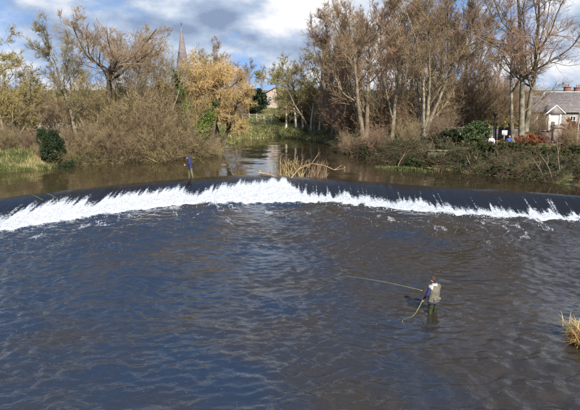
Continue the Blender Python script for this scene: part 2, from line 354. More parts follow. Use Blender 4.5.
# sheet of water sliding down the weir face
xs = np.arange(-31, 24.6, 0.06); vv = np.linspace(0, 1, 54); X = np.repeat(xs[None, :], len(vv), 0); VV = np.repeat(vv[:, None], len(xs), 1)
C, B = yc(xs)[None, :], yb(xs)[None, :]; Y = C+(B-0.35-C)*VV
wob = 1+.035*(fbm(X*1.1, VV*.7, 63, 3)-.5)*sst(0, .25, VV)
prof = ZU-1.08*wob*(0.55*(1-np.cos(math.pi*VV))/2+0.45*VV**1.4)
pxx = (X/Y*math.cos(PITCH)*FPX)+290
v0 = np.interp(pxx, [-60, 0, 60, 150, 215, 240, 285, 300, 400, 470, 580], [.56, .52, .38, .34, .38, .20, .22, .50, .60, .64, .68])
wrp = X+1.1*(fbm(X*.6, X*0, 64, 3)-.5)
teeth = (0.05+.2*vn(X*.45, X*0, 65))*(vn(wrp*1.3, X*0, 51)-0.5)+(.03+.1*vn(X*.8, X*0, 66))*(vn(wrp*4.3, X*0, 52)-0.5)+0.035*(vn(X*11, X*0, 59)-0.5)+0.22*(fbm(X*0.5, X*0, 53)-0.5)
run = fbm(X*7+VV*1.5, VV*1.1, 54, 3)-0.5
ve_ = VV-v0-teeth
foamw = sst(-0.22, 0.36, ve_+run*0.34)
foamw = np.maximum(foamw, 0.46*sst(0.54, 0.74, fbm(X*8, VV*1.0, 58, 3))*sst(0.1, 0.4, VV))
lump = fbm(X*1.9, Y*2.4, 55, 5)
z = prof + sst(0.05, 0.5, ve_)*(0.34*lump+0.09*(fbm(X*5, Y*4, 56, 3)-.4)-0.05) + 0.04*(fbm(X*4, VV*1.5, 57)-0.5)*sst(0.02, 0.2, VV)
z = np.where(VV > 0.985, -0.1, z)
weirw = obj('weir_water', mesh('weir_water', np.column_stack([X.ravel(), Y.ravel(), z.ravel()]), [gridf(len(xs), len(vv))[:, ::-1]], True, attrs={'foam': foamw.ravel()}), M['water_weir'])
tag(weirw, 'sheet of water breaking into white foam over the weir', None, None, 'structure')
# clots of foam and spray thrown up along the foot of the weir
def icoblobs(P, S, rng, flat=0.7):
    t = (1+5**.5)/2; v = np.array([(-1, t, 0), (1, t, 0), (-1, -t, 0), (1, -t, 0), (0, -1, t), (0, 1, t), (0, -1, -t), (0, 1, -t), (t, 0, -1), (t, 0, 1), (-t, 0, -1), (-t, 0, 1)])/1.9
    f = np.array([(0, 11, 5), (0, 5, 1), (0, 1, 7), (0, 7, 10), (0, 10, 11), (1, 5, 9), (5, 11, 4), (11, 10, 2), (10, 7, 6), (7, 1, 8), (3, 9, 4), (3, 4, 2), (3, 2, 6), (3, 6, 8), (3, 8, 9), (4, 9, 5), (2, 4, 11), (6, 2, 10), (8, 6, 7), (9, 8, 1)])
    n = len(P); V = v[None]*(1+0.5*(rng.random((n, 12, 1))-0.5))*S[:, None, None]*np.array([1, 1, flat])
    a = rng.random(n)*6.28; c, s = np.cos(a)[:, None], np.sin(a)[:, None]
    V = np.stack([V[..., 0]*c-V[..., 1]*s, V[..., 0]*s+V[..., 1]*c, V[..., 2]], -1)+P[:, None, :]
    return V.reshape(-1, 3), (f[None]+(np.arange(n)*12)[:, None, None]).reshape(-1, 3)
rng = np.random.default_rng(5)
foam_m = pm('foam', (0.55, 0.58, 0.62), (0.50, 0.53, 0.57), 8, 0.7, 0.4, 30)
n = 20000; bx = rng.uniform(-27, 24, n); bv = np.clip(rng.normal(0.80, 0.17, n), 0.25, 1.2); cc, bb = yc(bx), yb(bx)
by = cc+(bb-cc)*bv; ix = np.clip(((bx+31)/0.06).astype(int), 0, len(xs)-1); iv = np.clip((bv/1.1*53).astype(int), 0, 52)
zz = np.where(bv < 1.02, z[iv, ix], 0.02); ok = (foamw[iv, ix] > 0.75) | (bv > 0.98)
lift = rng.exponential(0.07, n)*(bv > 0.4)*(0.25+1.9*vn(bx*2.3, bx*0, 60)**3)
Pb = np.column_stack([bx, by, zz+lift])[ok]; Sb = (rng.uniform(0.008, 0.03, n)/(1+3*lift))[ok]
V, T = icoblobs(Pb, Sb, rng, 0.9)
tag(obj('foam_spray', mesh('foam_spray', V, [T], True), foam_m), 'white spray and clots of foam along the foot of the weir', None, None, 'stuff')
n = 3600; fx = rng.uniform(-18, 17, n); fy = 11+rng.random(n)**0.8*25
keep = (rng.random(n) < 0.03+1.5*sst(0.52, 0.68, fbm(fx*0.22, fy*0.3, 61, 3)))*(fy < yb(fx)-0.6)
fx, fy = fx[keep], fy[keep]; V, T = icoblobs(np.column_stack([fx, fy, fx*0+0.02]), rng.uniform(0.004, 0.011, len(fx))*np.clip(fy/22, .6, 1.5), rng, 0.6)
tag(obj('foam_glint_flecks', mesh('foam_glint_flecks', V, [T], True), foam_m), 'small white flecks for drifting foam and sun glints on the lower pool', None, None, 'stuff')  # white flecks serve as drifting foam and as modelled sun glitter

# ------------------------------------------------------------------ weir masonry
weir = empty('weir', (0, float(yc(0)), 0)); tag(weir, 'long bent stone weir crossing the river under the falling water', 'weir')
M['weir_stone'] = pm('weir_stone', (0.06, 0.06, 0.055), (0.15, 0.15, 0.13), 2, 0.6, 0.5, 10)
xs2 = np.arange(-31, 24.6, 0.3); rows = []
for v_ in np.linspace(0, 1, 12):
    p_ = ZU-1.08*(0.55*(1-np.cos(math.pi*v_))/2+0.45*v_**1.4)-0.1
    rows.append(np.column_stack([xs2, yc(xs2)+(yb(xs2)-0.35-yc(xs2))*v_, xs2*0+p_]))
rows.append(rows[-1]*[1, 1, 0]+[0, 0, -1.0]); top = rows[0]+[0, 0.5, 0]; low = top*[1, 1, 0]+[0, 0, -1.0]
rows = [low, top]+rows
V = np.vstack(rows)-np.array(weir.location)
obj('apron', mesh('apron', V, [gridf(len(xs2), len(rows))[:, ::-1]]), M['weir_stone'], weir)
M['weed'] = pm('weed', (0.09, 0.10, 0.03), (0.17, 0.17, 0.05), 4, 0.6)
for k, (px, py) in enumerate(((25, 198), (37, 197.3))):
    p0 = at(px, py, 0.98); pts = []
    for s_ in np.linspace(0, 1, 9):
        x = p0[0]+1.0*s_; v_ = 0.06+0.26*s_; y = float(yc(x))+(float(yb(x))-0.35-float(yc(x)))*v_
        pts.append((x, y, ZU-1.08*(0.55*(1-math.cos(math.pi*v_))/2+0.45*v_**1.4)+0.015))
    m = MB().tube(pts, 0.018*np.sin(np.linspace(0.5, 2.9, 9))+0.004, 5)
    for j in range(3):
        q = np.array(pts[2+2*j:6+2*j if 6+2*j <= 9 else 9])+[0.06*(j-1), 0.03, 0.01]
        if len(q) > 1: m.tube(q, 0.009, 4)
    o = m.build('water_weed', M['weed'], None, True)
    tag(o, ('strand of yellow-green weed trailing down the weir near the left edge', 'second, shorter strand of yellow-green weed on the weir face')[k], 'weed')

# ------------------------------------------------------------------ buildings
M['slate'] = pm('slate', (0.16, 0.145, 0.14), (0.26, 0.235, 0.225), 3, 0.55, 0.4, 14)
M['slate_pale'] = pm('slate_pale', (0.30, 0.31, 0.33), (0.42, 0.43, 0.45), 3, 0.5, 0.3, 14)
M['tile_brown'] = pm('tile_brown', (0.14, 0.085, 0.065), (0.22, 0.15, 0.12), 3, 0.8, 0.4, 14)
M['tile_red'] = pm('tile_red', (0.24, 0.12, 0.08), (0.34, 0.2, 0.14), 3, 0.8, 0.4, 14)
M['white_paint'] = pm('white_paint', (0.72, 0.71, 0.68), (0.80, 0.79, 0.76), 1.5, 0.7, 0.1, 20)
M['rubble'] = pm('rubble', (0.17, 0.145, 0.125), (0.34, 0.30, 0.26), 4, 0.9, 0.7, 12)
M['rubble_pink'] = pm('rubble_pink', (0.40, 0.32, 0.28), (0.56, 0.47, 0.41), 4, 0.9, 0.6, 14)
M['rubble_dark'] = pm('rubble_dark', (0.07, 0.055, 0.05), (0.16, 0.125, 0.11), 4, 0.9, 0.7, 12)
M['brick'] = pm('brick', (0.14, 0.07, 0.055), (0.23, 0.125, 0.10), 5, 0.9, 0.4, 18)
M['glass'] = pm('window_glass', (0.02, 0.022, 0.026), rough=0.08, spec=0.6)
M['spire_stone'] = pm('spire_stone', (0.15, 0.13, 0.13), (0.23, 0.20, 0.20), 0.8, 0.9, 0.3, 4)
M['metal_dark'] = pm('metal_dark', (0.02, 0.022, 0.024), (0.04, 0.042, 0.042), 10, 0.5)
M['galv'] = pm('galvanised', (0.35, 0.36, 0.37), (0.46, 0.47, 0.48), 10, 0.5)
M['plank_grey'] = pm('plank_grey', (0.24, 0.21, 0.17), (0.38, 0.34, 0.28), 6, 0.85, 0.3, 20)
M['plank'] = pm('plank', (0.13, 0.08, 0.05), (0.22, 0.15, 0.10), 6, 0.8, 0.3, 20)
def hip_roof(x0, x1, y0, y1, z0, z1, hx0, hx1, over=0.3):
    """closed roof solid: eaves rectangle, ridge along x inset by hx0 / hx1 at the ends (0 = gable)"""
    a, b, c, d = x0-over, x1+over, y0-over, y1+over; ym = (c+d)/2
    V = [(a, c, z0), (b, c, z0), (b, d, z0), (a, d, z0), (a+hx0, ym, z1), (b-hx1, ym, z1), (a, c, z0-.14), (b, c, z0-.14), (b, d, z0-.14), (a, d, z0-.14)]
    return MB().add(V, [(0, 1, 5, 4), (2, 3, 4, 5), (6, 9, 8, 7), (0, 6, 7, 1), (1, 7, 8, 2), (2, 8, 9, 3), (3, 9, 6, 0)], [(3, 0, 4), (1, 2, 5)])
def courses(x0, x1, y0, z0, ym, z1, n, over=0.3):
    """raised slate courses on the roof slope facing -y"""
    m = MB()
    for i in range(n):
        t = (i+0.5)/n; y = (y0-over)+(ym-y0+over)*t; z = z0+(z1-z0)*t
        m.box(x0, x1, y-0.04, y+0.06, z-0.02, z+0.045)
    return m
def window(root, x0, x1, y, z0, z1, nx=2, nz=2, frame=None):
    f = MB(); t = 0.06
    f.box(x0-t, x0, y-.05, y+.04, z0-t, z1+t).box(x1, x1+t, y-.05, y+.04, z0-t, z1+t).box(x0, x1, y-.05, y+.04, z1, z1+t).box(x0-.05, x1+.05, y-.1, y+.04, z0-t-.03, z0-.001)
    for i in range(1, nx): xx = x0+(x1-x0)*i/nx; f.box(xx-.02, xx+.02, y-.04, y+.03, z0, z1)
    for i in range(1, nz): q = z0+(z1-z0)*i/nz; f.box(x0, x1, y-.038, y+.028, q-.02, q+.02)
    w_ = f.build('window', frame or M['white_paint'], root)
    MB().box(x0, x1, y-.01, y+.02, z0, z1).build('pane', M['glass'], w_)
# the lodge with the white porch
Y0 = 74.0; xl = atY(531, 112, Y0)[0]; xr = 46.0; zg = gz(36, Y0)-0.1; ze = atY(540, 111.5, Y0)[2]; zr = ze+2.35
h = empty('lodge', ((xl+xr)/2, Y0+3.5, 0)); tag(h, 'single-storey stone lodge with slate roof and white gabled porch', 'house')
ox, oy = (xl+xr)/2, Y0+3.5
def loc_build(m, name, mat, root, smooth=False):
    o = m.build(name, mat, root, smooth); o.location = (-root.location[0], -root.location[1], -root.location[2]); return o
def bw(m, name, mat, root=h): return loc_build(m, name, mat, root)
bw(MB().box(xl, xr, Y0, Y0+7, zg-0.5, ze-0.14), 'wall', M['rubble'])
rf = bw(hip_roof(xl, xr, Y0, Y0+7, ze, zr, 3.4, 0), 'roof', M['slate'])
courses(xl+3.4, xr, Y0, ze, Y0+3.5, zr, 13).build('slate_course', M['slate'], rf)
pc = MB(); pc.tube([(xl-.3, Y0-.3, ze+.04), (xl+3.1, Y0+3.5, zr+.05)], 0.09, 6).tube([(xl+3.1, Y0+3.5, zr+.05), (xr, Y0+3.5, zr+.05)], 0.09, 6)
pc.build('ridge_capping', M['slate_pale'], rf)
for (a, b) in ((537, 540), (541.5, 544.5), (570, 575)):
    xa, xb = atY(a, 120, Y0)[0], atY(b, 120, Y0)[0]
    window(h, xa-ox, xb-ox, Y0-oy-.03, zg+0.75, zg+1.75)
xa, xb = atY(547.5, 120, Y0-1.6)[0], atY(561, 120, Y0-1.6)[0]; zp = atY(550, 113.5, Y0-1.6)[2]; xm = (xa+xb)/2; za = atY(553, 105.5, Y0-1.6)[2]
p = bw(MB().box(xa, xb, Y0-1.6, Y0-.003, zg-.4, zp), 'porch', M['white_paint'])
MB().add([(xa-.3, Y0-1.9, zp), (xb+.3, Y0-1.9, zp), (xm, Y0-1.9, za), (xa-.3, Y0+1, zp), (xb+.3, Y0+1, zp), (xm, Y0+1, za)], [(0, 2, 5, 3), (1, 4, 5, 2), (0, 3, 4, 1)], [(0, 1, 2), (3, 5, 4)]).build('porch_roof', M['slate'], p)
MB().tube([(xa-.35, Y0-1.93, zp), (xm, Y0-1.93, za+.03), (xb+.35, Y0-1.93, zp)], 0.07, 6).build('bargeboard', M['white_paint'], p)
MB().box(xm-.36, xm+.1, Y0-1.63, Y0-1.597, zg-.2, zg+1.2).build('door', M['rubble_dark'], p)
for s in (-1, 1): MB().box(xm+s*.68-.1, xm+s*.68+.1, Y0-1.75, Y0-1.602, zg-.3, zp-.1).build('pilaster', M['white_paint'], p)
for c_ in p.children: c_.matrix_parent_inverse.identity()
# the two houses behind it
def back_house(name, label, pxl, pxr, pe, pr, Y0, dep, wallm, roofm, hx0, hx1, chim, wins):
    xl, xr = atY(pxl, pe, Y0)[0], atY(pxr, pe, Y0)[0]; ze = atY(pxl, pe, Y0)[2]; zr = atY(pxl, pr, Y0+dep/2)[2]; zg = gz((xl+xr)/2, Y0)-.3
    h = empty(name, ((xl+xr)/2, Y0+dep/2, 0)); tag(h, label, 'house')
    loc_build(MB().box(xl, xr, Y0, Y0+dep, zg-1, ze-.14), 'wall', wallm, h)
    rf = loc_build(hip_roof(xl, xr, Y0, Y0+dep, ze, zr, hx0, hx1), 'roof', roofm, h)
    courses(xl+hx0, xr-hx1, Y0, ze, Y0+dep/2, zr, 10).build('slate_course', roofm, rf)
    for (cx, w_, hh) in chim:
        x = atY(cx, pr, Y0+dep/2)[0]
        c = MB().box(x-w_/2, x+w_/2, Y0+dep/2-.4, Y0+dep/2+.4, zr-1, zr+hh).box(x-w_/2-.08, x+w_/2+.08, Y0+dep/2-.48, Y0+dep/2+.48, zr+hh+.001, zr+hh+.12).build('chimney', M['brick'], rf)
        for s in (-.2, .2): c_ = MB().tube([(x+s, Y0+dep/2, zr+hh+.12), (x+s, Y0+dep/2, zr+hh+.5)], [.12, .1], 8).build('chimney_pot', M['tile_red'], rf)
    for (a, b) in wins:
        window(h, atY(a, pe, Y0)[0]-h.location[0], atY(b, pe, Y0)[0]-h.location[0], Y0-h.location[1]-.03, ze-1.7, ze-.5)
    return h
back_house('outbuilding', 'low building with pale grey slate roof behind the lodge', 526, 558, 105, 95.5, 86, 6, M['rubble'], M['slate_pale'], 2.6, 0.2, (), ((534, 537), (543, 546)))
back_house('roadside_house', 'brown-roofed house with two brick chimneys behind the lodge', 541, 612, 104, 91.5, 98, 8, M['rubble'], M['tile_brown'], 1.8, 0, ((567, .9, .7), (577.5, 1.0, .6)), ((560, 563), (570, 573), (584, 587)))
# far stone house with one lit gable
p0 = atY(264, 106, 118); p1 = atY(284, 106, 118); za = atY(276, 87.5, 118)[2]; ze = atY(264, 93.5, 118)[2]; zg = gz(p0[0], 118)-.5
h = empty('farmhouse', ((p0[0]+p1[0])/2, 121, 0)); tag(h, 'far stone house with red-edged gable above the meadow', 'house')
xa, xb = p0[0], p1[0]; xm = (xa+xb)/2+.4
loc_build(MB().add([(xa, 118, zg), (xb, 118, zg), (xb, 118, ze), (xm, 118, za), (xa, 118, ze), (xa, 127, zg), (xb, 127, zg), (xb, 127, ze), (xm, 127, za), (xa, 127, ze)], [(0, 1, 2, 4), (5, 9, 7, 6), (0, 4, 9, 5), (1, 6, 7, 2)], [(4, 2, 3), (9, 8, 7)]), 'wall', M['rubble_pink'], h)
rf = MB()
for (a, b) in (((xa-.25, ze-.15), (xm, za+.03)), ((xb+.25, ze-.15), (xm, za+.03))):
    rf.add([(a[0], 117.7, a[1]), (b[0], 117.7, b[1]), (b[0], 127.3, b[1]), (a[0], 127.3, a[1]), (a[0], 117.7, a[1]+.2), (b[0], 117.7, b[1]+.2), (b[0], 127.3, b[1]+.2), (a[0], 127.3, a[1]+.2)], [(0, 3, 2, 1), (4, 5, 6, 7), (0, 1, 5, 4), (2, 3, 7, 6), (0, 4, 7, 3), (1, 2, 6, 5)])
loc_build(rf, 'roof', M['tile_red'], h)
for k in range(2): window(h, (xa+.9+k*1.3)-h.location[0], (xa+1.5+k*1.3)-h.location[0], 118-h.location[1]-.03, ze-1.5, ze-.6)
# church spire
Ys = 260.0; ap = atY(181.3, 26, Ys); zb = atY(181, 72, Ys)[2]; hw = 3.0
ch = empty('church', (ap[0], Ys, 0)); tag(ch, 'tall pointed stone church spire rising behind the left trees', 'church')
th = np.arange(8)*math.pi/4+math.pi/8
def ring(r, z_, k=1): return np.column_stack([r*np.cos(th), r*np.sin(th), th*0+z_])
prf = [(hw, zb), (hw*.97, zb+.3), (1.75, zb+(ap[2]-zb)*.42), (1.85, zb+(ap[2]-zb)*.43), (1.68, zb+(ap[2]-zb)*.45), (0.14, ap[2]-.2), (0.02, ap[2])]
V = np.vstack([ring(r, z_) for r, z_ in prf]); Q = [(i*8+j, i*8+(j+1) % 8, (i+1)*8+(j+1) % 8, (i+1)*8+j) for i in range(len(prf)-1) for j in range(8)]
MB().add(V, Q).build('spire', M['spire_stone'], ch)
t_ = MB().box(-3.3, 3.3, -3.3, 3.3, 3, zb-.4).box(-3.5, 3.5, -3.5, 3.5, zb-.4, zb); t_.build('tower', M['spire_stone'], ch)
MB().box(-.07, .07, -.07, .07, ap[2]-.3, ap[2]+1.5).box(-.45, .45, -.06, .06, ap[2]+.75, ap[2]+.9).build('cross', M['metal_dark'], ch)
for a in range(4):
    o = MB().box(-.3, .3, -.25, .25, 0, 1.3).add([(-.35, -.3, 1.3), (.35, -.3, 1.3), (0, -.3, 1.9), (-.35, .3, 1.3), (.35, .3, 1.3), (0, .3, 1.9)], [(0, 2, 5, 3), (1, 4, 5, 2), (0, 3, 4, 1)], [(0, 1, 2), (3, 5, 4)]).build('spire_light', M['spire_stone'], ch)
    o.location = (2.25*math.sin(a*math.pi/2), -2.25*math.cos(a*math.pi/2), zb+(ap[2]-zb)*.2); o.rotation_euler = (0, 0, a*math.pi/2)

# ------------------------------------------------------------------ walls, pillar, pole, sign, lamp, bench
def stone_wall(name, label, P0, P1, h0, thick, mat, cope=True, n=None):
    P0, P1 = np.array(P0[:2]), np.array(P1[:2]); Ln = np.linalg.norm(P1-P0); rz = math.atan2(*(P1-P0)[::-1])
    zb = min(gz(*P0), gz(*P1)); h = empty(name, (*P0, zb-.2), rz); tag(h, label, 'wall')
    MB().box(0, Ln, -thick/2, thick/2, 0, h0+.2).build('wall_body', mat, h)
    if cope:
        rng = random.Random(len(label)); x = 0
        while x < Ln:
            w_ = min(rng.uniform(.35, .7), Ln-x)
            if w_ < .05: break
            MB().box(x+.01, x+w_-.01, -thick/2-.05, thick/2+.05, h0+.203, h0+.31+rng.uniform(0, .07)).build('coping_stone', mat, h); x += w_
    return h
Yw = 56.5
pp = atY(556, 140, Yw); zt = atY(556, 124.8, Yw)[2]; zg = gz(pp[0], Yw)
gp = empty('gate_pillar', (pp[0], Yw, zg)); tag(gp, 'pale square stone gate pillar with a flat cap below the porch', 'pillar')
MB().box(-.34, .34, -.34, .34, -.3, zt-zg-.3).build('shaft', M['rubble_pink'], gp)
MB().box(-.45, .45, -.45, .45, zt-zg-.298, zt-zg-.12).build('cap', M['rubble'], gp)
MB().add([(-.38, -.38, zt-zg-.118), (.38, -.38, zt-zg-.118), (.38, .38, zt-zg-.118), (-.38, .38, zt-zg-.118), (0, 0, zt-zg+.06)], [(3, 2, 1, 0)], [(0, 1, 4), (1, 2, 4), (2, 3, 4), (3, 0, 4)]).build('cap_point', M['rubble'], gp)
MB().box(-.42, .42, -.42, .42, -.3, .3).build('plinth', M['rubble'], gp)
stone_wall('garden_wall', 'dark stone garden wall beside the gate pillar', (atY(541, 140, Yw+.6)[0], Yw+.6), (pp[0]-.36, Yw+.2), 1.15, .4, M['rubble_dark'])
stone_wall('boundary_wall', 'brown brick wall right of the gate pillar', (pp[0]+1.6, Yw+.3), (atY(600, 140, Yw+2)[0], Yw+2), 1.1, .4, M['brick'])
stone_wall('park_wall', 'long dark wall behind the laurel bush and the sign', (atY(436, 140, 60.5)[0], 60.5), (atY(520, 140, 60.5)[0], 60.5), 1.35, .4, M['rubble_dark'])
stone_wall('river_wall', 'low mossy wall along the top of the right bank', (atY(428, 143, 49.6)[0], 49.6), (atY(522, 143, 47.9)[0], 47.9), .82, .45, pm('mossy_stone', (0.09, 0.09, 0.04), (0.22, 0.2, 0.14), 2.5, .9, .7, 12))
stone_wall('field_wall', 'pale rendered wall glimpsed behind the left bank trees', (atY(-20, 135, 66)[0], 66), (atY(84, 135, 68)[0], 68), 1.2, .35, M['white_paint'])
po = atY(576.6, 144, 54.5); zb_ = gz(po[0], 54.5); zt_ = atY(576.6, 113, 54.5)[2]
o = empty('pole', (po[0], 54.5, zb_)); tag(o, 'plain grey pole near the right edge, right of the gate pillar', 'pole')
MB().tube([(0, 0, -.3), (0, 0, zt_-zb_)], [.07, .05], 10).build('shaft', M['galv'], o, True); MB().tube([(0, 0, zt_-zb_), (0, 0, zt_-zb_+.06)], [.06, .03], 10).build('cap', M['galv'], o)
sp = atY(504.2, 137, 52.0); zb_ = gz(sp[0], 52); s0, s1 = atY(504, 135.3, 52)[2], atY(504, 130.4, 52)[2]
sg = empty('notice_sign', (sp[0], 52, zb_)); tag(sg, 'small white notice board on a thin post by the riverside wall', 'sign')
MB().box(-.24, .24, -.03, 0, s0-zb_, s1-zb_).build('board', M['white_paint'], sg)
MB().tube([(0, .035, -.3), (0, .035, s1-zb_-.02)], .035, 8).build('post', M['galv'], sg)
for k in range(3): MB().box(-.15+.02*k, .16-.05*k, -.034, -.0305, s1-zb_-.14-.08*k, s1-zb_-.115-.08*k).build('text_line', M['metal_dark'], sg)
lp = atY(494, 133, 59.5); zb_ = gz(lp[0], 59.5); zt_ = atY(494, 112.5, 59.5)[2]-zb_
la = empty('lamp_post', (lp[0], 59.5, zb_)); tag(la, 'dark iron lamp post with lantern head behind the sign', 'lamp post')
MB().tube([(0, 0, -.2), (0, 0, .5), (0, 0, .52), (0, 0, zt_-.5)], [.09, .08, .05, .04], 10).build('post', M['metal_dark'], la, True)
V = [(s*a, t*a, z_) for a, z_ in ((.09, zt_-.48), (.17, zt_-.12)) for s, t in ((-1, -1), (1, -1), (1, 1), (-1, 1))]
MB().add(V, [(0, 1, 5, 4), (1, 2, 6, 5), (2, 3, 7, 6), (3, 0, 4, 7), (3, 2, 1, 0)]).build('lantern', M['glass'], la)
MB().add([(-.21, -.21, zt_-.118), (.21, -.21, zt_-.118), (.21, .21, zt_-.118), (-.21, .21, zt_-.118), (0, 0, zt_+.1)], [(3, 2, 1, 0)], [(0, 1, 4), (1, 2, 4), (2, 3, 4), (3, 0, 4)]).build('lantern_roof', M['metal_dark'], la)
xa, xb = atY(483, 140, 50.9)[0], atY(513, 140, 50.9)[0]; xm = (xa+xb)/2; zb_ = max(gz(xa, 50.9), gz(xb, 50.9)); BEN = (xm, 50.9, zb_)
be = empty('bench', BEN, math.pi); tag(be, 'long wooden bench behind the low riverside wall', 'bench'); hw_ = (xb-xa)/2
for k in range(4): MB().box(-hw_, hw_, -.24+k*.12, -.14+k*.12, .42, .46).build('seat_plank', M['plank'], be)
for k in range(2): MB().box(-hw_, hw_, -.25, -.215, .58+k*.16, .70+k*.16).build('back_plank', M['plank'], be)
for s in (-1, 0, 1):
    MB().box(s*(hw_-.2)-.04, s*(hw_-.2)+.04, -.214, -.13, -.3, .9 if s else .5).build('leg', M['metal_dark'], be); MB().box(s*(hw_-.2)-.04, s*(hw_-.2)+.04, .14, .22, -.3, .419).build('leg', M['metal_dark'], be)

fa, fb = np.array([*P_(222, 99)]), np.array([*P_(279, 93)])
fe = empty('field_fence', (fa[0], fa[1], 0)); tag(fe, 'weathered post-and-rail fence across the far meadow', 'fence'); nf_ = 9; rgf = random.Random(2); tops = []
for i in range(nf_):
    q_ = fa+(fb-fa)*i/(nf_-1); zq = gz(*q_); o = MB().box(-.07, .07, -.07, .07, -.3, 1.15+rgf.uniform(-.05, .08)).build('post', M['galv'] if False else M['plank_grey'], fe); o.location = (q_[0]-fa[0], q_[1]-fa[1], zq); tops.append(np.array([q_[0]-fa[0], q_[1]-fa[1]-.09, zq]))
for i in range(nf_-1):
    for hz_ in (.45, .95): MB().tube([tops[i]+[0, 0, hz_], tops[i+1]+[0, 0, hz_+rgf.uniform(-.04, .04)]], .05, 4).build('rail', M['plank_grey'], fe)

# ------------------------------------------------------------------ vegetation
def unit(v): return v/(np.linalg.norm(v, axis=-1, keepdims=True)+1e-9)
def sweep(rng, p0, d0, Ln, nseg, jit, trop, curl=None):
    """polylines (N,nseg+1,3) that wander and bend towards +z by trop"""
    Nb = len(p0); P = np.empty((Nb, nseg+1, 3)); P[:, 0] = p0; d = d0.copy(); up = np.array([0, 0, 1.0])
    for s in range(nseg):
        t = trop if np.isscalar(trop) else trop[s] if len(trop) == nseg else trop[0]
        d = unit(d+rng.normal(0, jit, (Nb, 3))+up*t); P[:, s+1] = P[:, s]+d*(Ln/nseg)[:, None]
    return P
def grow(seed, p0, d0, L0, r0, lv0, lvs):
    """lv0 = (nseg, jitter, tropism, sides, end radius ratio); each of lvs adds children: dict(n, t0, L, ang, nseg, jit, trop, k, rr, rmin)"""
    rng = np.random.default_rng(seed); out = []
    p0, d0, L0, r0 = np.array(p0, float), unit(np.array(d0, float)), np.array(L0, float), np.array(r0, float)
    P = sweep(rng, p0, d0, L0, lv0[0], lv0[1], lv0[2]); rad = r0[:, None]*(1-(1-lv0[4])*np.linspace(0, 1, lv0[0]+1)[None]**1.1)
    if lv0[5:]: rad[:, 0] *= lv0[5]
    out.append((P, rad, lv0[3])); Ln = L0
    for lv in lvs:
        Nb, n1, _ = P.shape; k = rng.poisson(lv['n'], Nb).clip(1) if lv['n'] < 30 else np.full(Nb, int(lv['n']))
        idx = np.repeat(np.arange(Nb), k); cnt = len(idx)
        t = lv['t0']+(1-lv['t0'])*rng.random(cnt)**lv.get('tp', 0.8); f = t*(n1-1); i0 = np.minimum(f.astype(int), n1-2); fr = (f-i0)[:, None]
        a, b = P[idx, i0], P[idx, i0+1]; pos = a*(1-fr)+b*fr; dr = unit(b-a)
        perp = unit(np.cross(dr, rng.normal(0, 1, (cnt, 3)))); an = np.radians(rng.normal(lv['ang'], lv['ang']*0.22, cnt))[:, None]
        d = unit(dr*np.cos(an)+perp*np.sin(an))
        if lv.get('noup'): pass
        else: d = unit(d+np.array([0, 0, 0.12]))
        l = Ln[idx]*lv['L']*(1-0.45*(t-lv['t0'])/(1-lv['t0']+1e-6))*rng.uniform(0.6, 1.3, cnt)
        rp = rad[idx, i0]*(1-fr[:, 0])+rad[idx, i0+1]*fr[:, 0]; r1 = np.maximum(rp*lv['rr']*rng.uniform(0.75, 1.1, cnt), lv['rmin'])
        P = sweep(rng, pos, d, l, lv['nseg'], lv['jit'], lv['trop']); rad = r1[:, None]*(1-0.62*np.linspace(0, 1, lv['nseg']+1)[None])
        rad = np.maximum(rad, lv['rmin']*0.6); Ln = l
        out.append((P, rad, lv['k']))
    return out
def fuse(levels):
    Vs, Qs, n = [], [], 0
    for P, r, k in levels:
        V, Q = tubes(P, r, k); Vs.append(V); Qs.append(Q+n); n += len(V)
    return np.vstack(Vs), np.vstack(Qs)
def leafquads(rng, C, size, aspect=1.6, droop=0.0):
    n = len(C); a = unit(rng.normal(0, 1, (n, 3))+[0, 0, -droop]); b = unit(np.cross(a, rng.normal(0, 1, (n, 3)))); s = (size*rng.uniform(0.6, 1.3, n))[:, None]
    V = np.stack([C-a*s*aspect*.5, C+b*s*.5, C+a*s*aspect*.5, C-b*s*.5], 1)
    return V.reshape(-1, 3), np.arange(n*4).reshape(-1, 4)
def ends(level, rng, n):
    P, r, k = level; i = rng.integers(0, len(P), n); t = rng.random(n)*(P.shape[1]-1.001); j = t.astype(int); f = (t-j)[:, None]
    return P[i, j]*(1-f)+P[i, j+1]*f
def mk_tree(levels, split, bark, twig, buds=None, extra=None):
    """-> template: list of (part name, mesh) ; buds=(mat, n, size)"""
    V, Q = fuse(levels[:split]); parts = [('trunk', mesh('trunk', V, [Q], True), bark)]
    V, Q = fuse(levels[split:]); parts.append(('crown', mesh('crown', V, [Q], True), twig))
    if buds:
        rng = np.random.default_rng(len(V)); C = ends(levels[-1], rng, buds[1])+rng.normal(0, .03, (buds[1], 3)); V, Q = leafquads(rng, C, buds[2])
        parts.append((buds[3] if len(buds) > 3 else 'buds', mesh('buds', V, [Q]), buds[0]))
    for e_ in (extra or []): parts.append(e_)
    for nm, me, mt in parts:
        if not me.materials: me.materials.append(mt)
    return parts
def plant(name, label, cat, tmpl, x, y, s=1.0, rz=0.0, group=None, sz=None, tilt=(0, 0), z=None, mats=None):
    o = empty(name, (x, y, (gz(x, y)-.12) if z is None else z), rz); o.scale = (s, s, sz or s); o.rotation_euler[0] = tilt[0]; o.rotation_euler[1] = tilt[1]
    for nm, me, mt in tmpl:
        c = obj(nm, me, None, o)
        if mats and nm in mats: c.material_slots[0].link = 'OBJECT'; c.material_slots[0].material = mats[nm]
    tag(o, label, cat, group); return o
def LV(n, t0, L_, ang, nseg, jit, trop, k, rr, rmin, tp=.8, noup=False): return dict(n=n, t0=t0, L=L_, ang=ang, nseg=nseg, jit=jit, trop=trop, k=k, rr=rr, rmin=rmin, tp=tp, noup=noup)
UP = [(0, 0, 1.0)]
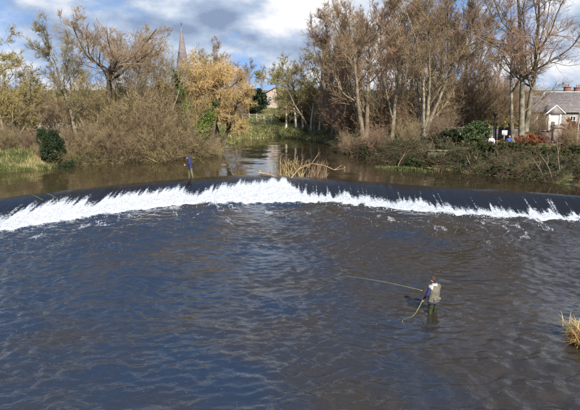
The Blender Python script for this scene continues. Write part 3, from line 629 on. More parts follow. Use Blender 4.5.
# tall slender riverside tree (several stems), the ascending kind
def tall(seed, H, stems, r, bushy=1.0):
    rg = random.Random(seed); p = [(rg.uniform(-.25, .25)*(stems > 1), rg.uniform(-.25, .25)*(stems > 1), 0) for _ in range(stems)]
    d = [(rg.uniform(-.22, .22)*(stems > 1), rg.uniform(-.22, .22)*(stems > 1), 1) for _ in range(stems)]
    return grow(seed, p, d, [H*rg.uniform(.8, 1.0) for _ in p], [r*rg.uniform(.7, 1) for _ in p], (14, .05, .02, 8, .12, 1.35), [
        LV(12*bushy, .14, .40, 46, 9, .10, .06, 5, .5, .03), LV(9, .10, .5, 42, 6, .10, .05, 4, .58, .022), LV(8, .08, .58, 44, 4, .11, .05, 3, .62, .013), LV(6, .05, .66, 44, 2, .13, .03, 3, .7, .0095)])
TALL_A = mk_tree(tall(11, 15.5, 3, .27, .85), 2, M['bark_brown'], M['twig_brown'])
TALL_B = mk_tree(tall(29, 17, 4, .24, .7), 2, M['bark_pale'], M['twig_brown'], (M['bud_yellow'], 6000, .07))
TALL_C = mk_tree(tall(5, 13, 1, .22, 1.9), 2, M['bark_brown'], M['twig_red'])
# the big beech: forked trunk with long rising limbs
bl = grow(71, [(-.16, 0, 0), (.2, .1, 0), (-.75, .5, 0)], [(-.03, 0, 1), (.09, .06, 1), (-.12, .1, 1)], [19, 18, 12], [.31, .28, .2], (16, .045, .015, 10, .1, 1.5), [
    LV(17, .14, .40, 62, 11, .10, .045, 6, .5, .04), LV(10, .12, .46, 48, 7, .13, .03, 4, .58, .024), LV(7, .08, .56, 44, 4, .12, .03, 3, .62, .0135), LV(6, .05, .66, 44, 2, .13, .02, 3, .7, .0095)])
BEECH = mk_tree(bl, 2, M['bark_beech'], M['twig_red'])
# the broad spreading tree on the left bank
sl = grow(17, [(0, 0, 0)], [(.03, 0, 1)], [7.6], [.30], (8, .05, 0, 9, .62, 1.3), [
    LV(11, .70, .98, 62, 9, .15, .05, 6, .5, .05, .6), LV(10, .18, .5, 46, 6, .14, .05, 4, .5, .02), LV(9, .12, .52, 44, 5, .16, .04, 3, .55, .0125), LV(7, .08, .6, 44, 2, .18, .03, 3, .7, .0095)])
SPREAD = mk_tree(sl, 2, M['bark_dark'], M['twig_brown'], (M['bud_yellow'], 900, .06))
# small rounded tree with first yellow leaves
bl_ = grow(41, [(0, 0, 0), (.3, .2, 0), (-.3, 0, 0)], [(.1, 0, 1), (.5, .1, 1), (-.4, .2, 1)], [6.5, 6, 5.5], [.14, .11, .1], (9, .09, .02, 6, .15), [
    LV(14, .12, .45, 54, 6, .14, .03, 4, .5, .018), LV(10, .1, .5, 46, 4, .17, .02, 3, .6, .0125), LV(9, .1, .5, 42, 2, .2, 0, 3, .7, .0105)])
BUDDING = mk_tree(bl_, 2, M['bark_brown'], M['twig_olive'], (M['bud_yellow'], 13000, .048, 'young_leaves'))
GREENING = [('trunk', BUDDING[0][1], None), ('crown', BUDDING[1][1], None), ('young_leaves', BUDDING[2][1], None)]
# dense willow scrub that hangs over the water
def scrub(seed, n, H, spread, trop, mat, twig, n1=11, n2=8, r=.045):
    rg = random.Random(seed); p, d, l, rr = [], [], [], []
    for i in range(n):
        a = rg.uniform(0, 6.283); q = rg.random()**.5; p.append((math.cos(a)*q*.9, math.sin(a)*q*.9, -.1)); s = spread*q*rg.uniform(.5, 1.2)
        d.append((math.cos(a)*s, math.sin(a)*s, 1)); l.append(H*rg.uniform(.6, 1.1)); rr.append(r*rg.uniform(.6, 1.2))
    return mk_tree(grow(seed, p, d, l, rr, (9, .08, trop, 4, .2), [LV(n1, .08, .36, 40, 4, .14, trop, 3, .55, .014), LV(n2, .08, .55, 40, 2, .2, trop, 3, .65, .0115)]), 1, mat, twig)
SCRUB_A = scrub(3, 70, 8.2, .5, -.015, M['bark_brown'], M['twig_olive'], 8, 7)
SCRUB_B = scrub(8, 70, 7.2, .75, -.06, M['bark_brown'], M['twig_olive'], 8, 7)
THICKET = scrub(14, 60, 6.0, .7, -.01, M['bark_brown'], M['twig_brown'], 10, 7)
# sallow: many crooked stems from one stool, airy crown
rg0 = random.Random(6); ns = 8
sw = grow(63, [(rg0.uniform(-.4, .4), rg0.uniform(-.4, .4), -.1) for _ in range(ns)], [(rg0.uniform(-.75, .75), rg0.uniform(-.75, .75), 1) for _ in range(ns)], [rg0.uniform(5, 8.2) for _ in range(ns)], [rg0.uniform(.06, .12) for _ in range(ns)], (10, .13, .01, 6, .2), [
    LV(9, .15, .42, 50, 6, .16, .03, 4, .5, .018), LV(8, .1, .5, 46, 4, .17, .02, 3, .6, .0125), LV(7, .08, .55, 44, 2, .2, .01, 3, .7, .010)])
SALLOW = mk_tree(sw, 2, M['bark_pale'], M['twig_tan'], (M['bud_yellow'], 2500, .05))
# golden weeping willow
wl = grow(23, [(0, 0, 0), (.2, .1, 0)], [(.15, 0, 1), (-.35, 0, 1)], [6.0, 5.2], [.3, .22], (8, .08, .02, 8, .3, 1.3), [
    LV(9, .3, .62, 50, 8, .12, .06, 5, .5, .03), LV(11, .12, .5, 48, 6, .15, .0, 3, .5, .016), LV(26, .05, .8, 42, 5, .1, -.13, 3, .55, .0115)])
GOLD = mk_tree(wl, 2, M['bark_dark'], M['twig_gold'], (M['bud_yellow'], 3500, .06))
# tree wrapped in ivy
il_ = grow(57, [(0, 0, 0), (.1, 0, 0)], [(-.05, 0, 1), (.3, .1, 1)], [9.5, 7], [.2, .14], (10, .07, .02, 7, .2, 1.3), [
    LV(9, .3, .38, 50, 7, .12, .04, 4, .5, .022), LV(9, .15, .5, 44, 4, .15, .03, 3, .55, .014), LV(9, .08, .6, 40, 2, .18, 0, 3, .7, .011)])
rng = np.random.default_rng(77)
def ivy(level, n, rad, size, mat, tmax=.8, name='ivy'):
    P, r, k = level; i = rng.integers(0, len(P), n); t = rng.random(n)*(P.shape[1]-1.001)*tmax; j = t.astype(int); f = (t-j)[:, None]
    C = P[i, j]*(1-f)+P[i, j+1]*f; cl = vn(t*1.7+i*9.1, i*3.3, 5); C = C+unit(rng.normal(0, 1, (n, 3)))*(rad*(.3+1.1*cl)*rng.random(n)**.5)[:, None]
    V, Q = leafquads(rng, C, size, 1.2); return (name, mesh(name, V, [Q]), mat)
IVY = mk_tree(il_, 2, M['bark_dark'], M['twig_olive'], None, [ivy(il_[0], 11000, .95, .11, M['leaf_ivy']), ivy(il_[1], 2600, .35, .12, M['leaf_ivy_dark'], .4)])
# leafy evergreen bushes
def leafy(seed, n, rx, ry, H, leaf, size, clumps=70, stem=None, aspect=1.8, bottom=.12):
    rg = np.random.default_rng(seed); u = unit(rg.normal(0, 1, (clumps, 3))); q = rg.random(clumps)**.45
    c = u*q[:, None]*(.6+.8*rg.random((clumps, 1)))*[rx, ry, H*.5]*.84+[0, 0, H*.5]; c[:, 2] = np.clip(c[:, 2], H*bottom, H*1.1); c[:, :2] *= (1.12-.42*np.clip(c[:, 2:3]/H, 0, 1))*(.8+.4*rg.random((clumps, 1))); cs = rg.uniform(.14, .34, clumps)*min(rx, H*.5)
    i = rg.integers(0, clumps, n); dv = unit(rg.normal(0, 1, (n, 3)))*(rg.random(n)**.5*cs[i])[:, None]*[1, 1, .8]
    V, Q = leafquads(rg, c[i]+dv, size, aspect, .2)
    P = np.stack([np.stack([c*[.12, .12, 0], c*[.35, .35, .35], c*[.8, .8, .75], c], 1)])[0]; rad = np.tile([.045, .03, .018, .01], (clumps, 1))
    sv, sq = tubes(P, rad, 4)
    t_ = [('stems', mesh('stems', sv, [sq], True), stem or M['bark_dark']), ('foliage', mesh('foliage', V, [Q]), leaf)]
    for nm, me, mt in t_: me.materials.append(mt)
    return t_
HOLLY = leafy(4, 20000, 1.6, 1.3, 3.9, M['leaf_dark'], .085, 150)
LAUREL = leafy(6, 16000, 1.9, 1.4, 2.9, M['leaf_laurel'], .10, 130)
YEW = leafy(9, 12000, 1.7, 1.2, 2.0, M['leaf_dark'], .075, 110)
HEDGE = leafy(12, 14000, 1.9, .7, 1.35, M['leaf_russet'], .065, 150, bottom=.05)
SHRUBG = leafy(16, 6000, 2.2, 1.2, 2.3, M['bud_green'], .09, 110)
# brambles: low arching stems with some dark leaves
def bramble(seed, n, Ln, leafm, nl, sz):
    rg = random.Random(seed); p, d, l, rr = [], [], [], []
    for i in range(n):
        a = rg.uniform(0, 6.283); q = rg.random(); p.append((rg.uniform(-1.3, 1.3), rg.uniform(-.7, .7), rg.uniform(-.2, .3))); d.append((math.cos(a)*.9, math.sin(a)*.9-.35, rg.uniform(.4, 1.5))); l.append(Ln*rg.uniform(.5, 1.2)); rr.append(rg.uniform(.014, .034))
    lv = grow(seed, p, d, l, rr, (9, .1, -.17, 4, .35), [LV(5, .15, .38, 45, 4, .16, -.08, 3, .6, .010), LV(3, .1, .5, 45, 3, .2, -.04, 3, .7, .0085)])
    V, Q = fuse(lv[:1]); a = [('stems', mesh('stems', V, [Q], True), M['bramble_stem'])]
    V, Q = fuse(lv[1:]); a.append(('twigs', mesh('twigs', V, [Q], True), M['bramble_stem']))
    rr_ = np.random.default_rng(seed); C = ends(lv[1], rr_, nl)+rr_.normal(0, .06, (nl, 3)); cl = fbm(C[:, 0]*1.1, C[:, 2]*1.4+C[:, 1], seed, 2) > .47; V, Q = leafquads(rr_, C[cl], sz, 1.4)
    a.append(('leaves', mesh('leaves', V, [Q]), leafm))
    for nm, me, mt in a: me.materials.append(mt)
    return a
BRAM = [bramble(31, 52, 2.9, M['leaf_bank'], 6500, .08), bramble(32, 60, 2.6, M['leaf_bank'], 3000, .07), bramble(33, 46, 3.3, M['leaf_ivy_dark'], 4200, .08)]

# --- left bank
x, y = P_(105, 54.5); plant('spreading_tree', 'broad bare tree with dark forked limbs topping the left bank scrub', 'tree', SPREAD, x, y, 1.1, 2.2, sz=.98)
x, y = P_(78, 53.0); plant('leaning_tree', 'slim pale-stemmed tree leaning left of the broad bare tree', 'tree', TALL_C, x, y, .82, 1.0, tilt=(0, -.16), mats={'trunk': M['bark_pale'], 'crown': M['twig_olive']})
x, y = P_(6, 51.0); plant('budding_tree', 'yellow-budded small tree at the left edge of the picture', 'tree', BUDDING, x, y, 1.08, 0.4)
x, y = P_(32, 53.5); plant('budding_tree', 'yellow-budded small tree behind the dark evergreen bush', 'tree', BUDDING, x, y, .95, 2.4)
x, y = P_(-22, 56); plant('budding_tree', 'taller yellow-budded tree partly cut off by the left edge', 'tree', BUDDING, x, y, 1.45, 4.0)
x, y = P_(51, 49.2); plant('evergreen_bush', 'dark green evergreen bush on the left bank', 'bush', HOLLY, x, y, .74, 0, sz=.86)
x, y = P_(43, 50.3); plant('evergreen_bush', 'shorter dark evergreen adjoining the left side of the bigger one', 'bush', HOLLY, x, y, .6, 2.0, sz=.66)
x, y = P_(66, 48.6); plant('evergreen_bush', 'smaller dark bush hanging to the water beside the evergreen', 'bush', YEW, x, y, .62, 1)
g = 'willow scrub overhanging the left bank'
SM = [None, M['twig_tan'], M['twig_brown']]
for k, (px, Y, T, s, rz) in enumerate(((88, 49.4, SCRUB_B, .42, 0), (99, 50.4, SCRUB_A, .5, 1.3), (112, 50.0, SCRUB_B, .5, 2.2), (124, 51.2, SCRUB_A, .6, 3.7), (136, 50.6, SCRUB_B, .58, 4.4), (147, 51.6, SCRUB_A, .72, 5.2), (158, 51.2, SCRUB_B, .66, .7), (168, 52.4, SCRUB_A, .8, 2.9), (179, 52.9, SCRUB_B, .55, 4), (198, 54.3, SCRUB_B, .4, 1), (213, 55.4, SCRUB_B, .36, 2), (28, 50.5, SCRUB_B, .3, 3), (8, 50.2, SCRUB_A, .3, 4), (-8, 49.5, SCRUB_B, .34, 5), (70, 51.5, SCRUB_B, .4, 1.1), (61, 49.6, SCRUB_B, .24, 2.1), (40, 49.4, SCRUB_A, .2, .6))):
    Y += 2.0 if px > 80 else 0; x, y = P_(px, Y); plant('willow_scrub', 'dense bare olive-brown willow scrub overhanging the left bank', 'shrub', T, x, y, s, rz, g, mats={'crown': SM[k % 3]} if SM[k % 3] else None)
for px, Y, s, rz, mt, lb_ in ((93, 53.2, .82, 0, 'twig_olive', 'airy many-stemmed sallow under the broad bare tree'), (120, 54.5, .9, 2.0, 'twig_tan', 'airy sallow right of the broad bare tree trunk'), (136, 55.4, 1.0, 4.1, 'twig_olive', 'tall sallow in the middle of the left bank scrub'), (152, 56.2, 1.1, 1.2, 'twig_tan', 'tall tan sallow below the church spire'), (170, 57.0, 1.15, 3.0, 'twig_olive', 'tall sallow left of the ivy-clad tree'), (62, 54.5, .8, 5.0, 'twig_brown', 'pale-stemmed sallow behind the dark evergreen bush'), (18, 56, .85, 1.7, 'twig_olive', 'sallow among the yellow-budded trees')):
    x, y = P_(px, Y); plant('sallow', lb_, 'tree', SALLOW, x, y, s, rz, mats={'crown': M[mt]})
x, y = P_(188, 55.9); plant('ivy_clad_tree', 'tree wrapped in bright green ivy beside the golden willow', 'tree', IVY, x, y, .92, 0.3)
x, y = P_(207, 58.6); plant('golden_willow', 'golden weeping willow leaning over the water', 'tree', GOLD, x, y, 1.32, 0.2, sz=1.24)
x, y = P_(221, 63); plant('golden_willow', 'smaller golden willow just behind the weeping one', 'tree', GOLD, x, y, 1.15, 2.6, sz=1.2)
for px, Y, s, rz, lb_ in ((160, 74, .74, 0, 'bare tree in front of the church spire'), (196, 78, .72, 2, 'bare tree just right of the church spire'), (212, 82, .86, 4, 'bare forked tree above the golden willow'), (140, 80, .85, 3, 'bare tree between the spire and the broad tree'), (236, 90, .66, 1, 'small bare tree right of the golden willow')):
    x, y = P_(px, Y); plant('bare_tree', lb_, 'tree', TALL_C, x, y, s, rz, mats={'crown': M['twig_brown']})
# --- far end of the reach
x, y = P_(253, 108); plant('ivy_clad_tree', 'dark ivy-covered tree near the far stone house', 'tree', LAUREL, x, y, 1.75, 0.3, mats={'foliage': M['leaf_dark']})
g = 'distant trees behind the meadow'
for k, (px, Y, s, rz) in enumerate(((243, 135, .62, 0), (262, 150, .55, 2), (250, 170, .7, 4), (276, 160, .6, 1), (290, 128, .62, 3), (231, 150, .6, 5), (300, 112, .75, 2), (215, 140, .7, 2.2), (60, 120, .6, .3), (84, 130, .62, 1.3), (28, 118, .6, 2.3), (120, 128, .6, 3.3), (146, 132, .62, 4.3), (4, 125, .65, 5.3))):
    x, y = P_(px, Y); plant('distant_tree', 'small bare distant tree on the skyline behind the meadow', 'tree', TALL_C, x, y, s, rz, g, mats={'crown': M['twig_olive'] if k % 2 else M['twig_brown']})
g = 'trees beyond the left bank'
for k, (px, Y, T, s, rz) in enumerate(((-30, 74, THICKET, .8, 0), (-8, 78, THICKET, .8, 1), (14, 76, THICKET, .8, 2), (36, 80, THICKET, .8, 3), (56, 76, THICKET, .8, 4), (76, 80, THICKET, .8, 5), (98, 78, THICKET, .8, .5), (120, 80, THICKET, .9, 1.5), (142, 84, THICKET, .9, 2.5), (166, 86, THICKET, .9, 3.5), (188, 88, THICKET, .8, 4.5), (206, 92, THICKET, .8, 5.5), (-20, 66, SCRUB_A, .7, 2), (4, 63, SCRUB_B, .7, 4), (44, 62, SCRUB_B, .6, 1), (76, 61, SCRUB_A, .6, 3), (130, 60, SCRUB_A, .75, 3), (150, 61, SCRUB_A, .85, 1), (172, 62, SCRUB_A, .85, 5))):
    x, y = P_(px, Y); plant('background_thicket', 'bare thicket in the wood beyond the left bank', 'shrub', T, x, y, s, rz, g, mats={'crown': M['twig_olive'] if k % 2 else M['twig_brown']})
g = 'olive shrubs at the far bend'
for k, (px, Y, T, s, rz) in enumerate(((289, 92, SCRUB_A, .72, 1), (299, 91, SCRUB_B, .85, 2.5), (310, 88, SCRUB_A, .9, 4), (323, 85, SCRUB_B, .85, 5.2), (336, 82, SCRUB_A, .85, .3))):
    x, y = P_(px, Y); plant('bend_shrub', 'tall olive-brown shrub, %s from the left above the far river bend' % ('first', 'second', 'third', 'fourth', 'fifth')[k], 'shrub', T, x, y, s, rz, g)
g = 'low shrubs on the far bank'
for k, (px, Y, T, s, rz) in enumerate(((284, 93, SHRUBG, .9, 0), (295, 92, SHRUBG, .9, 2), (244, 99, THICKET, .3, 1), (306, 90, SHRUBG, .8, 4), (236, 104, THICKET, .4, 3), (232, 96, THICKET, .55, 5))):
    x, y = P_(px, Y)
    plant('bank_shrub', 'low yellow-green shrub along the far bank' if T is SHRUBG else 'low bare brown shrub on the far meadow slope', 'shrub', T, x, y, s, rz, g)
ORD = ['first', 'second', 'third', 'fourth', 'fifth', 'sixth', 'seventh']
slim = mk_tree(grow(91, [(0, 0, 0)], [(.05, 0, 1)], [3.6], [.17], (6, .06, 0, 7, .5, 1.3), [LV(6, .5, .45, 45, 5, .12, .04, 4, .5, .02), LV(4, .2, .5, 42, 4, .15, .0, 3, .6, .012)]), 1, M['bark_white'], M['twig_brown'])
for k, px in enumerate((286, 296, 303, 311, 319, 327, 337)):
    x, y = P_(px, np.interp(px, [286, 310, 337], [81.5, 79.5, 74.5])+(k % 3)*.5); plant('slim_tree', 'slim pale tree trunk, %s from the left in the row at the far bend' % ORD[k], 'tree', slim, x, y, .9+.1*(k % 2), k*1.3, 'slim trunks at the far bend')
# --- right bank
x, y = P_(297, 84); plant('budding_tree', 'olive budding tree at the left end of the right-hand trees', 'tree', BUDDING, x, y, 1.3, 1.2, mats={'young_leaves': M['bud_green']})
x, y = P_(314, 79); plant('budding_tree', 'taller olive budding tree above the slim trunks', 'tree', BUDDING, x, y, 1.6, 3.2, mats={'young_leaves': M['bud_green']})
for px, Y, T, s, rz, lb_, mm in (
    (333, 73, TALL_C, 1.12, .5, 'bare brown tree left of the tallest pair on the right bank', {}),
    (348, 68, TALL_A, .98, 1.9, 'bare tree with thin stems behind the weir debris', {}),
    (364, 62, TALL_A, 1.02, 0, 'tall bare multi-stemmed tree above the bend', {}),
    (392, 60.5, TALL_C, 1.08, 4.1, 'bare mossy tree leaning left over the right bank', {'trunk': M['bark_moss']}),
    (424, 60, TALL_B, 1.0, 2.6, 'tallest pale-stemmed tree with yellowing top', {}),
    (410, 70, TALL_A, 1.0, 3.3, 'bare tree behind the pale-stemmed one', {}),
    (446, 70, TALL_C, 1.15, .8, 'bare reddish tree above the dark evergreens', {}),
    (470, 76, TALL_A, .86, 5.0, 'bare tree behind the laurel bush', {}),
    (492, 82, TALL_C, 1.0, 2.9, 'bare tree behind the lamp post', {}),
    (380, 76, TALL_C, 1.1, 1.1, 'bare background tree between the two tall ones', {}),
    (322, 82, TALL_A, .92, 4.4, 'small bare tree above the bend, left of the brown one', {}),
    (345, 79, TALL_C, 1.05, 2.4, 'bare tree just behind the thin-stemmed one', {}),
    (402, 82, TALL_B, 1.0, 5.5, 'hazy bare tree behind the leaning mossy one', {}),
    (434, 84, TALL_A, 1.1, 1.4, 'hazy bare tree behind the tallest pale-stemmed one', {}),
    (460, 86, TALL_C, 1.25, 3.8, 'hazy bare tree between the pale-stemmed tree and the beech', {})):
    x, y = P_(px, Y); plant('bare_tree', lb_, 'tree', T, x, y, s, rz, mats=mm, tilt=(0, -.16) if 'leaning' in lb_ else (0, 0))
x, y = P_(523, 57.5); plant('beech_tree', 'big forked beech with pale trunks in front of the lodge', 'tree', BEECH, x, y, 1.0, 0.0)
g = 'bare thickets under the right bank trees'
for k, (px, Y, s) in enumerate(((338, 74, .9), (352, 68, .95), (372, 65, .9), (388, 64, 1.0), (404, 63, .85), (428, 63.5, 1.0), (442, 66, 1.1), (458, 66, 1.1), (476, 67, 1.1), (492, 68, 1.05), (508, 69, 1.0), (418, 76, 1.0), (450, 80, 1.1), (484, 82, 1.1), (506, 84, 1.0), (352, 59, .42), (378, 56, .42), (406, 55, .45), (440, 57, .5), (566, 51.5, .36), (577, 50.5, .4), (536, 60, .45))):
    x, y = P_(px, Y); plant('thicket', 'bare brown thicket under the right bank trees', 'shrub', THICKET, x, y, s, k*1.7, g, mats={'crown': M[('twig_brown', 'twig_red', 'twig_tan')[k % 3]]})
x, y = P_(475, 54.5); plant('laurel_bush', 'rounded glossy laurel bush left of the lamp post', 'bush', LAUREL, x, y, .95, 0.5)
x, y = P_(452, 55.5); plant('evergreen_bush', 'very dark evergreen bush left of the laurel', 'bush', YEW, x, y, .95, 0.2)
x, y = P_(440, 57); plant('evergreen_bush', 'second dark evergreen half hidden by bare twigs', 'bush', YEW, x, y, .7, 2.2)
x, y = P_(510, 62.5); plant('yellow_shrub', 'yellow-green shrub behind the notice sign', 'bush', SHRUBG, x, y, 1.0, 0.7, mats={'foliage': M['bud_yellow']})
x, y = P_(488, 63); plant('yellow_shrub', 'yellow-green shrub behind the lamp post', 'bush', SHRUBG, x, y, .9, 2.7, mats={'foliage': M['bud_yellow']})
x, y = P_(531, 55.3); plant('copper_hedge', 'low russet copper hedge at the foot of the beech', 'hedge', HEDGE, x, y, .98, .05)
x, y = P_(572, 57.8); plant('brown_hedge', 'reddish brown hedge beyond the gate pillar', 'hedge', HEDGE, x, y, 1.15, .1, sz=1.7)
g = 'bramble tangles along the right bank'
rgb = random.Random(4); k = 0
BST = [M['bramble_stem'], M['bramble_stem'], pm('bramble_dark', (0.05, 0.032, 0.024), (0.13, 0.085, 0.055), 1.0, .8), M['bark_dark']]
rbl = [tuple(p) for p in rb]
seg = np.array([(atY(340, 150, 66)[0], 67)] + rbl[2:] + [(22.5, 39)])
cum = np.concatenate([[0], np.cumsum(np.linalg.norm(np.diff(seg, axis=0), axis=1))])
for row, (off, n, s0) in enumerate(((1.0, 19, .60), (2.4, 17, .66), (4.0, 14, .55))):
    for i in range(n):
        t = (i+.5+rgb.uniform(-.3, .3))/n*cum[-1]; x = np.interp(t, cum, seg[:, 0])+off*.45; y = np.interp(t, cum, seg[:, 1])+off*.85
        T = BRAM[k % 3]; k += 1
        plant('bramble', 'tangle of brown brambles on the right bank above the water', 'bramble', T, x, y, s0*rgb.uniform(.85, 1.15), rgb.uniform(-.5, .5), g, z=gz(x, y)-.05, mats={'stems': BST[k % 4], 'twigs': BST[(k*3+row) % 4]})
IVYB = leafy(45, 4500, 1.5, .8, 1.1, M['leaf_bank'], .085, 60, M['bramble_stem'], bottom=.02)
for i in range(15):
    t = (i+rgb.uniform(.1, .9))/15*cum[-1]; o_ = rgb.uniform(.6, 3.2); x = np.interp(t, cum, seg[:, 0])+o_*.45; y = np.interp(t, cum, seg[:, 1])+o_*.85
    plant('ivy_clump', 'low clump of dark ivy leaves among the right bank brambles', 'ivy', IVYB, x, y, rgb.uniform(.5, .95), rgb.uniform(0, 6), 'ivy clumps on the right bank', mats={'foliage': M['leaf_dark']} if i % 3 == 0 else None)
M['dead_stem'] = pm('dead_stem', (0.14, 0.11, 0.075), (0.29, 0.23, 0.165), 2, .85)
for k_, (pa, pb_, lb_) in enumerate((((541, 156), (553, 183), 'pale dead stem slanting into the water below the gate pillar'), ((535, 160), (543, 182), 'second pale dead stem beside the slanting one'), ((474, 153), (482, 172), 'bleached stem leaning down the bank under the sign'), ((467, 156), (475, 173), 'bleached stem left of the one under the sign'), ((556, 140), (563, 182), 'thin upright sapling stem at the right end of the bank'), ((404, 152), (399, 167), 'pale stem leaning over the waterside grass'))):
    lo = at(pb_[0], pb_[1], ZU-.05); hi = atY(pa[0], pa[1], lo[1]+.5)
    ds = empty('fallen_branch', tuple(lo)); tag(ds, lb_, 'branch'); v_ = hi-lo; q_ = [v_*t+np.array([.12*math.sin(3*t+k_), 0, .10*math.sin(math.pi*t)]) for t in np.linspace(0, 1.1, 8)]
    MB().tube(q_, np.linspace(.038, .012, 8), 6).build('stem', M['dead_stem'], ds, True)
    MB().tube([q_[4], q_[4]+v_*.2+np.array([.25, 0, 0]), q_[4]+v_*.42+np.array([.35, .1, .05])], [.016, .012, .007], 5).build('side_shoot', M['dead_stem'], ds, True)
BANKH = leafy(44, 5000, 1.7, .6, .95, M['leaf_bank'], .07, 90, M['bramble_stem'], bottom=.05)
g = 'clipped scrubby hedge along the top of the right bank'
for i in range(17):
    px = 425+i*10.5; Yb = np.interp(px, [425, 590], [48.7, 45.0]); x, y = P_(px, Yb); hs = .95 if px < 478 else 1.8 if px < 520 else 1.35
    plant('bank_hedge', 'stretch of scrubby dark hedge along the top of the right bank', 'hedge', BANKH, x, y, rgb.uniform(.8, 1.05), rgb.uniform(-.3, .1), g, sz=hs*rgb.uniform(.8, 1.1), mats={'foliage': M['leaf_olive']} if i % 3 else None)
g = 'bramble tangles along the left bank'
for i in range(13):
    px = 72+i*11.5; Yb = np.interp(px, [72, 110, 150, 200, 215], [49.3, 51, 53.2, 56, 57.5])+rgb.uniform(.2, 1.2); x, y = P_(px, Yb)
    plant('bramble', 'tangle of brown brambles under the left bank scrub', 'bramble', BRAM[i % 3], x, y, .62*rgb.uniform(.8, 1.2), rgb.uniform(-.6, .6), g, mats={'twigs': M['twig_olive']})

# --- grasses
def blades(rng, C, hmin, hmax, width, bend=.5, nseg=3):
    n = len(C); h = rng.uniform(hmin, hmax, n); a = rng.random(n)*6.283; d = np.column_stack([np.cos(a), np.sin(a), a*0]); s = np.column_stack([-np.sin(a), np.cos(a), a*0])
    bd = bend*rng.uniform(.3, 1.5, n); V = []
    for k in range(nseg+1):
        t = k/nseg; c = C+d*(bd*h*t*t)[:, None]+np.array([0, 0, 1])*(h*(t-.45*np.clip(bd, 0, 1.6)*t*t))[:, None]; w_ = width*(1-t)**.7*.5+.001
        V += [c-s*w_, c+s*w_]
    V = np.stack(V, 1); o = np.arange(n)[:, None]*(2*nseg+2)
    Q = np.concatenate([o+np.array([[2*k, 2*k+1, 2*k+3, 2*k+2]]) for k in range(nseg)])
    return V.reshape(-1, 3), Q
rng = np.random.default_rng(12)
def patch_grass(name, label, mat, polyc, n, hmin, hmax, width, bend, seed, thr=.42):
    C = polyc(n); C = C[fbm(C[:, 0]*.7, C[:, 1]*.7, seed, 3) > thr]
    z = hgt(C); C3 = np.column_stack([C, z-.03]); C3 = C3[z > ZU-.03]
    V, Q = blades(rng, C3, hmin, hmax, width, bend); tag(obj(name, mesh(name, V, [Q]), mat), label, None, None, 'stuff')
def left_c(n): return np.column_stack([rng.uniform(-27, -17.5, n), rng.uniform(42.5, 52, n)])
patch_grass('bank_grass', 'green grass on the low left bank', M['grass'], left_c, 30000, .18, .55, .03, .6, 21)
patch_grass('dry_bank_grass', 'straw-coloured dead grass on the low left bank', M['grass_dry'], left_c, 2500, .25, .6, .025, .8, 22, .5)
def right_c(n):
    t = rng.uniform(0, 1, n); c0 = at(404, 168.5, 1.0); x = c0[0]+rng.normal(0, 1.2, n); return np.column_stack([x, c0[1]-.35+.9*rng.random(n)-(x-c0[0])*.55])
def rb_c(n):
    t = rng.uniform(0, 1, n)*cum[-1]; o = rng.uniform(0, 5, n); return np.column_stack([np.interp(t, cum, seg[:, 0])+o*.45, np.interp(t, cum, seg[:, 1])+o*.85])
patch_grass('verge_grass', 'scattered green grass among the right bank brambles', M['grass'], rb_c, 14000, .12, .35, .03, .6, 24, .5)
def far_c(n): return np.column_stack([rng.uniform(-14, 11, n), rng.uniform(73, 118, n)])
patch_grass('meadow_grass', 'rough green meadow grass on the far bank', M['grass'], far_c, 24000, .15, .5, .07, .6, 25, .45)
patch_grass('dry_meadow_grass', 'pale dead grass tufts on the far meadow', M['grass_dry'], far_c, 6000, .2, .6, .06, .7, 26, .52)
def bend_c(n): return np.column_stack([rng.uniform(-13, 12, n), rng.uniform(71, 88, n)])
patch_grass('far_bank_grass', 'long tufted grass along the waterline of the far bank', M['grass'], bend_c, 26000, .2, .6, .06, .7, 27, .3)
patch_grass('dry_far_bank_grass', 'straw-coloured grass along the waterline of the far bank', M['grass_dry'], bend_c, 9000, .25, .7, .05, .8, 28, .5)
def edge_c(n): return np.column_stack([rng.uniform(-29, -16, n), rng.uniform(46.5, 56, n)])
patch_grass('tall_dead_grass', 'tall tan dead grass and stalks behind the left bank', M['grass_dry'], edge_c, 5000, .3, .8, .025, .7, 29, .5)
# grassy shelf at the water under the brambles
sh = at(404, 169.5, ZU); tus = MB()
C = np.column_stack([sh[0]+rng.normal(0, .8, 2600)*(.4+.9*rng.random(2600)), np.zeros(2600)]); C[:, 1] = sh[1]-.1-(C[:, 0]-sh[0])*.62+rng.normal(0, .28, 2600)
V, Q = blades(rng, np.column_stack([C, C[:, 0]*0+ZU-.02]), .12, .38, .035, .7)
tag(obj('waterside_grass', mesh('waterside_grass', V, [Q]), M['grass']), 'fresh green grass strip at the water edge of the right bank', None, None, 'stuff')
# tussock at the near right edge
tc_ = at(577, 337, .15); ts = empty('grass_tussock', (tc_[0]+.15, tc_[1], 0)); ts.scale = (.88, .88, .9); tag(ts, 'tussock of straw and orange grass at the near right edge', 'grass clump')
def tb(n, sx, sy, off): return np.column_stack([rng.normal(0, sx, n)+off[0], rng.normal(0, sy, n)+off[1], rng.uniform(-.05, .3, n)])
for nm, mt, n, h0, h1, b_, off in (('dry_blades', M['grass_dry'], 420, .3, .65, 1.0, (0, .05)), ('orange_blades', M['grass_orange'], 480, .25, .6, 1.1, (-.05, -.15)), ('green_blades', M['grass'], 900, .2, .55, .8, (.15, .0))):
    V, Q = blades(rng, tb(n, .17, .33, off), h0, h1, .022, b_, 5); obj(nm, mesh(nm, V, [Q]), mt, ts)
o_ = MB(); th_ = np.linspace(0, 2*math.pi, 14, endpoint=False)
for k_, (rr_, zz_) in enumerate(((1.0, -.3), (.85, .05), (.55, .25))):
    o_.V.append(np.column_stack([.42*rr_*np.cos(th_)*(1+.12*np.sin(3*th_)), .72*rr_*np.sin(th_)*(1+.1*np.cos(2*th_)), th_*0+zz_])); o_.n += 14
o_.V.append(np.array([[0, 0, .3]]))
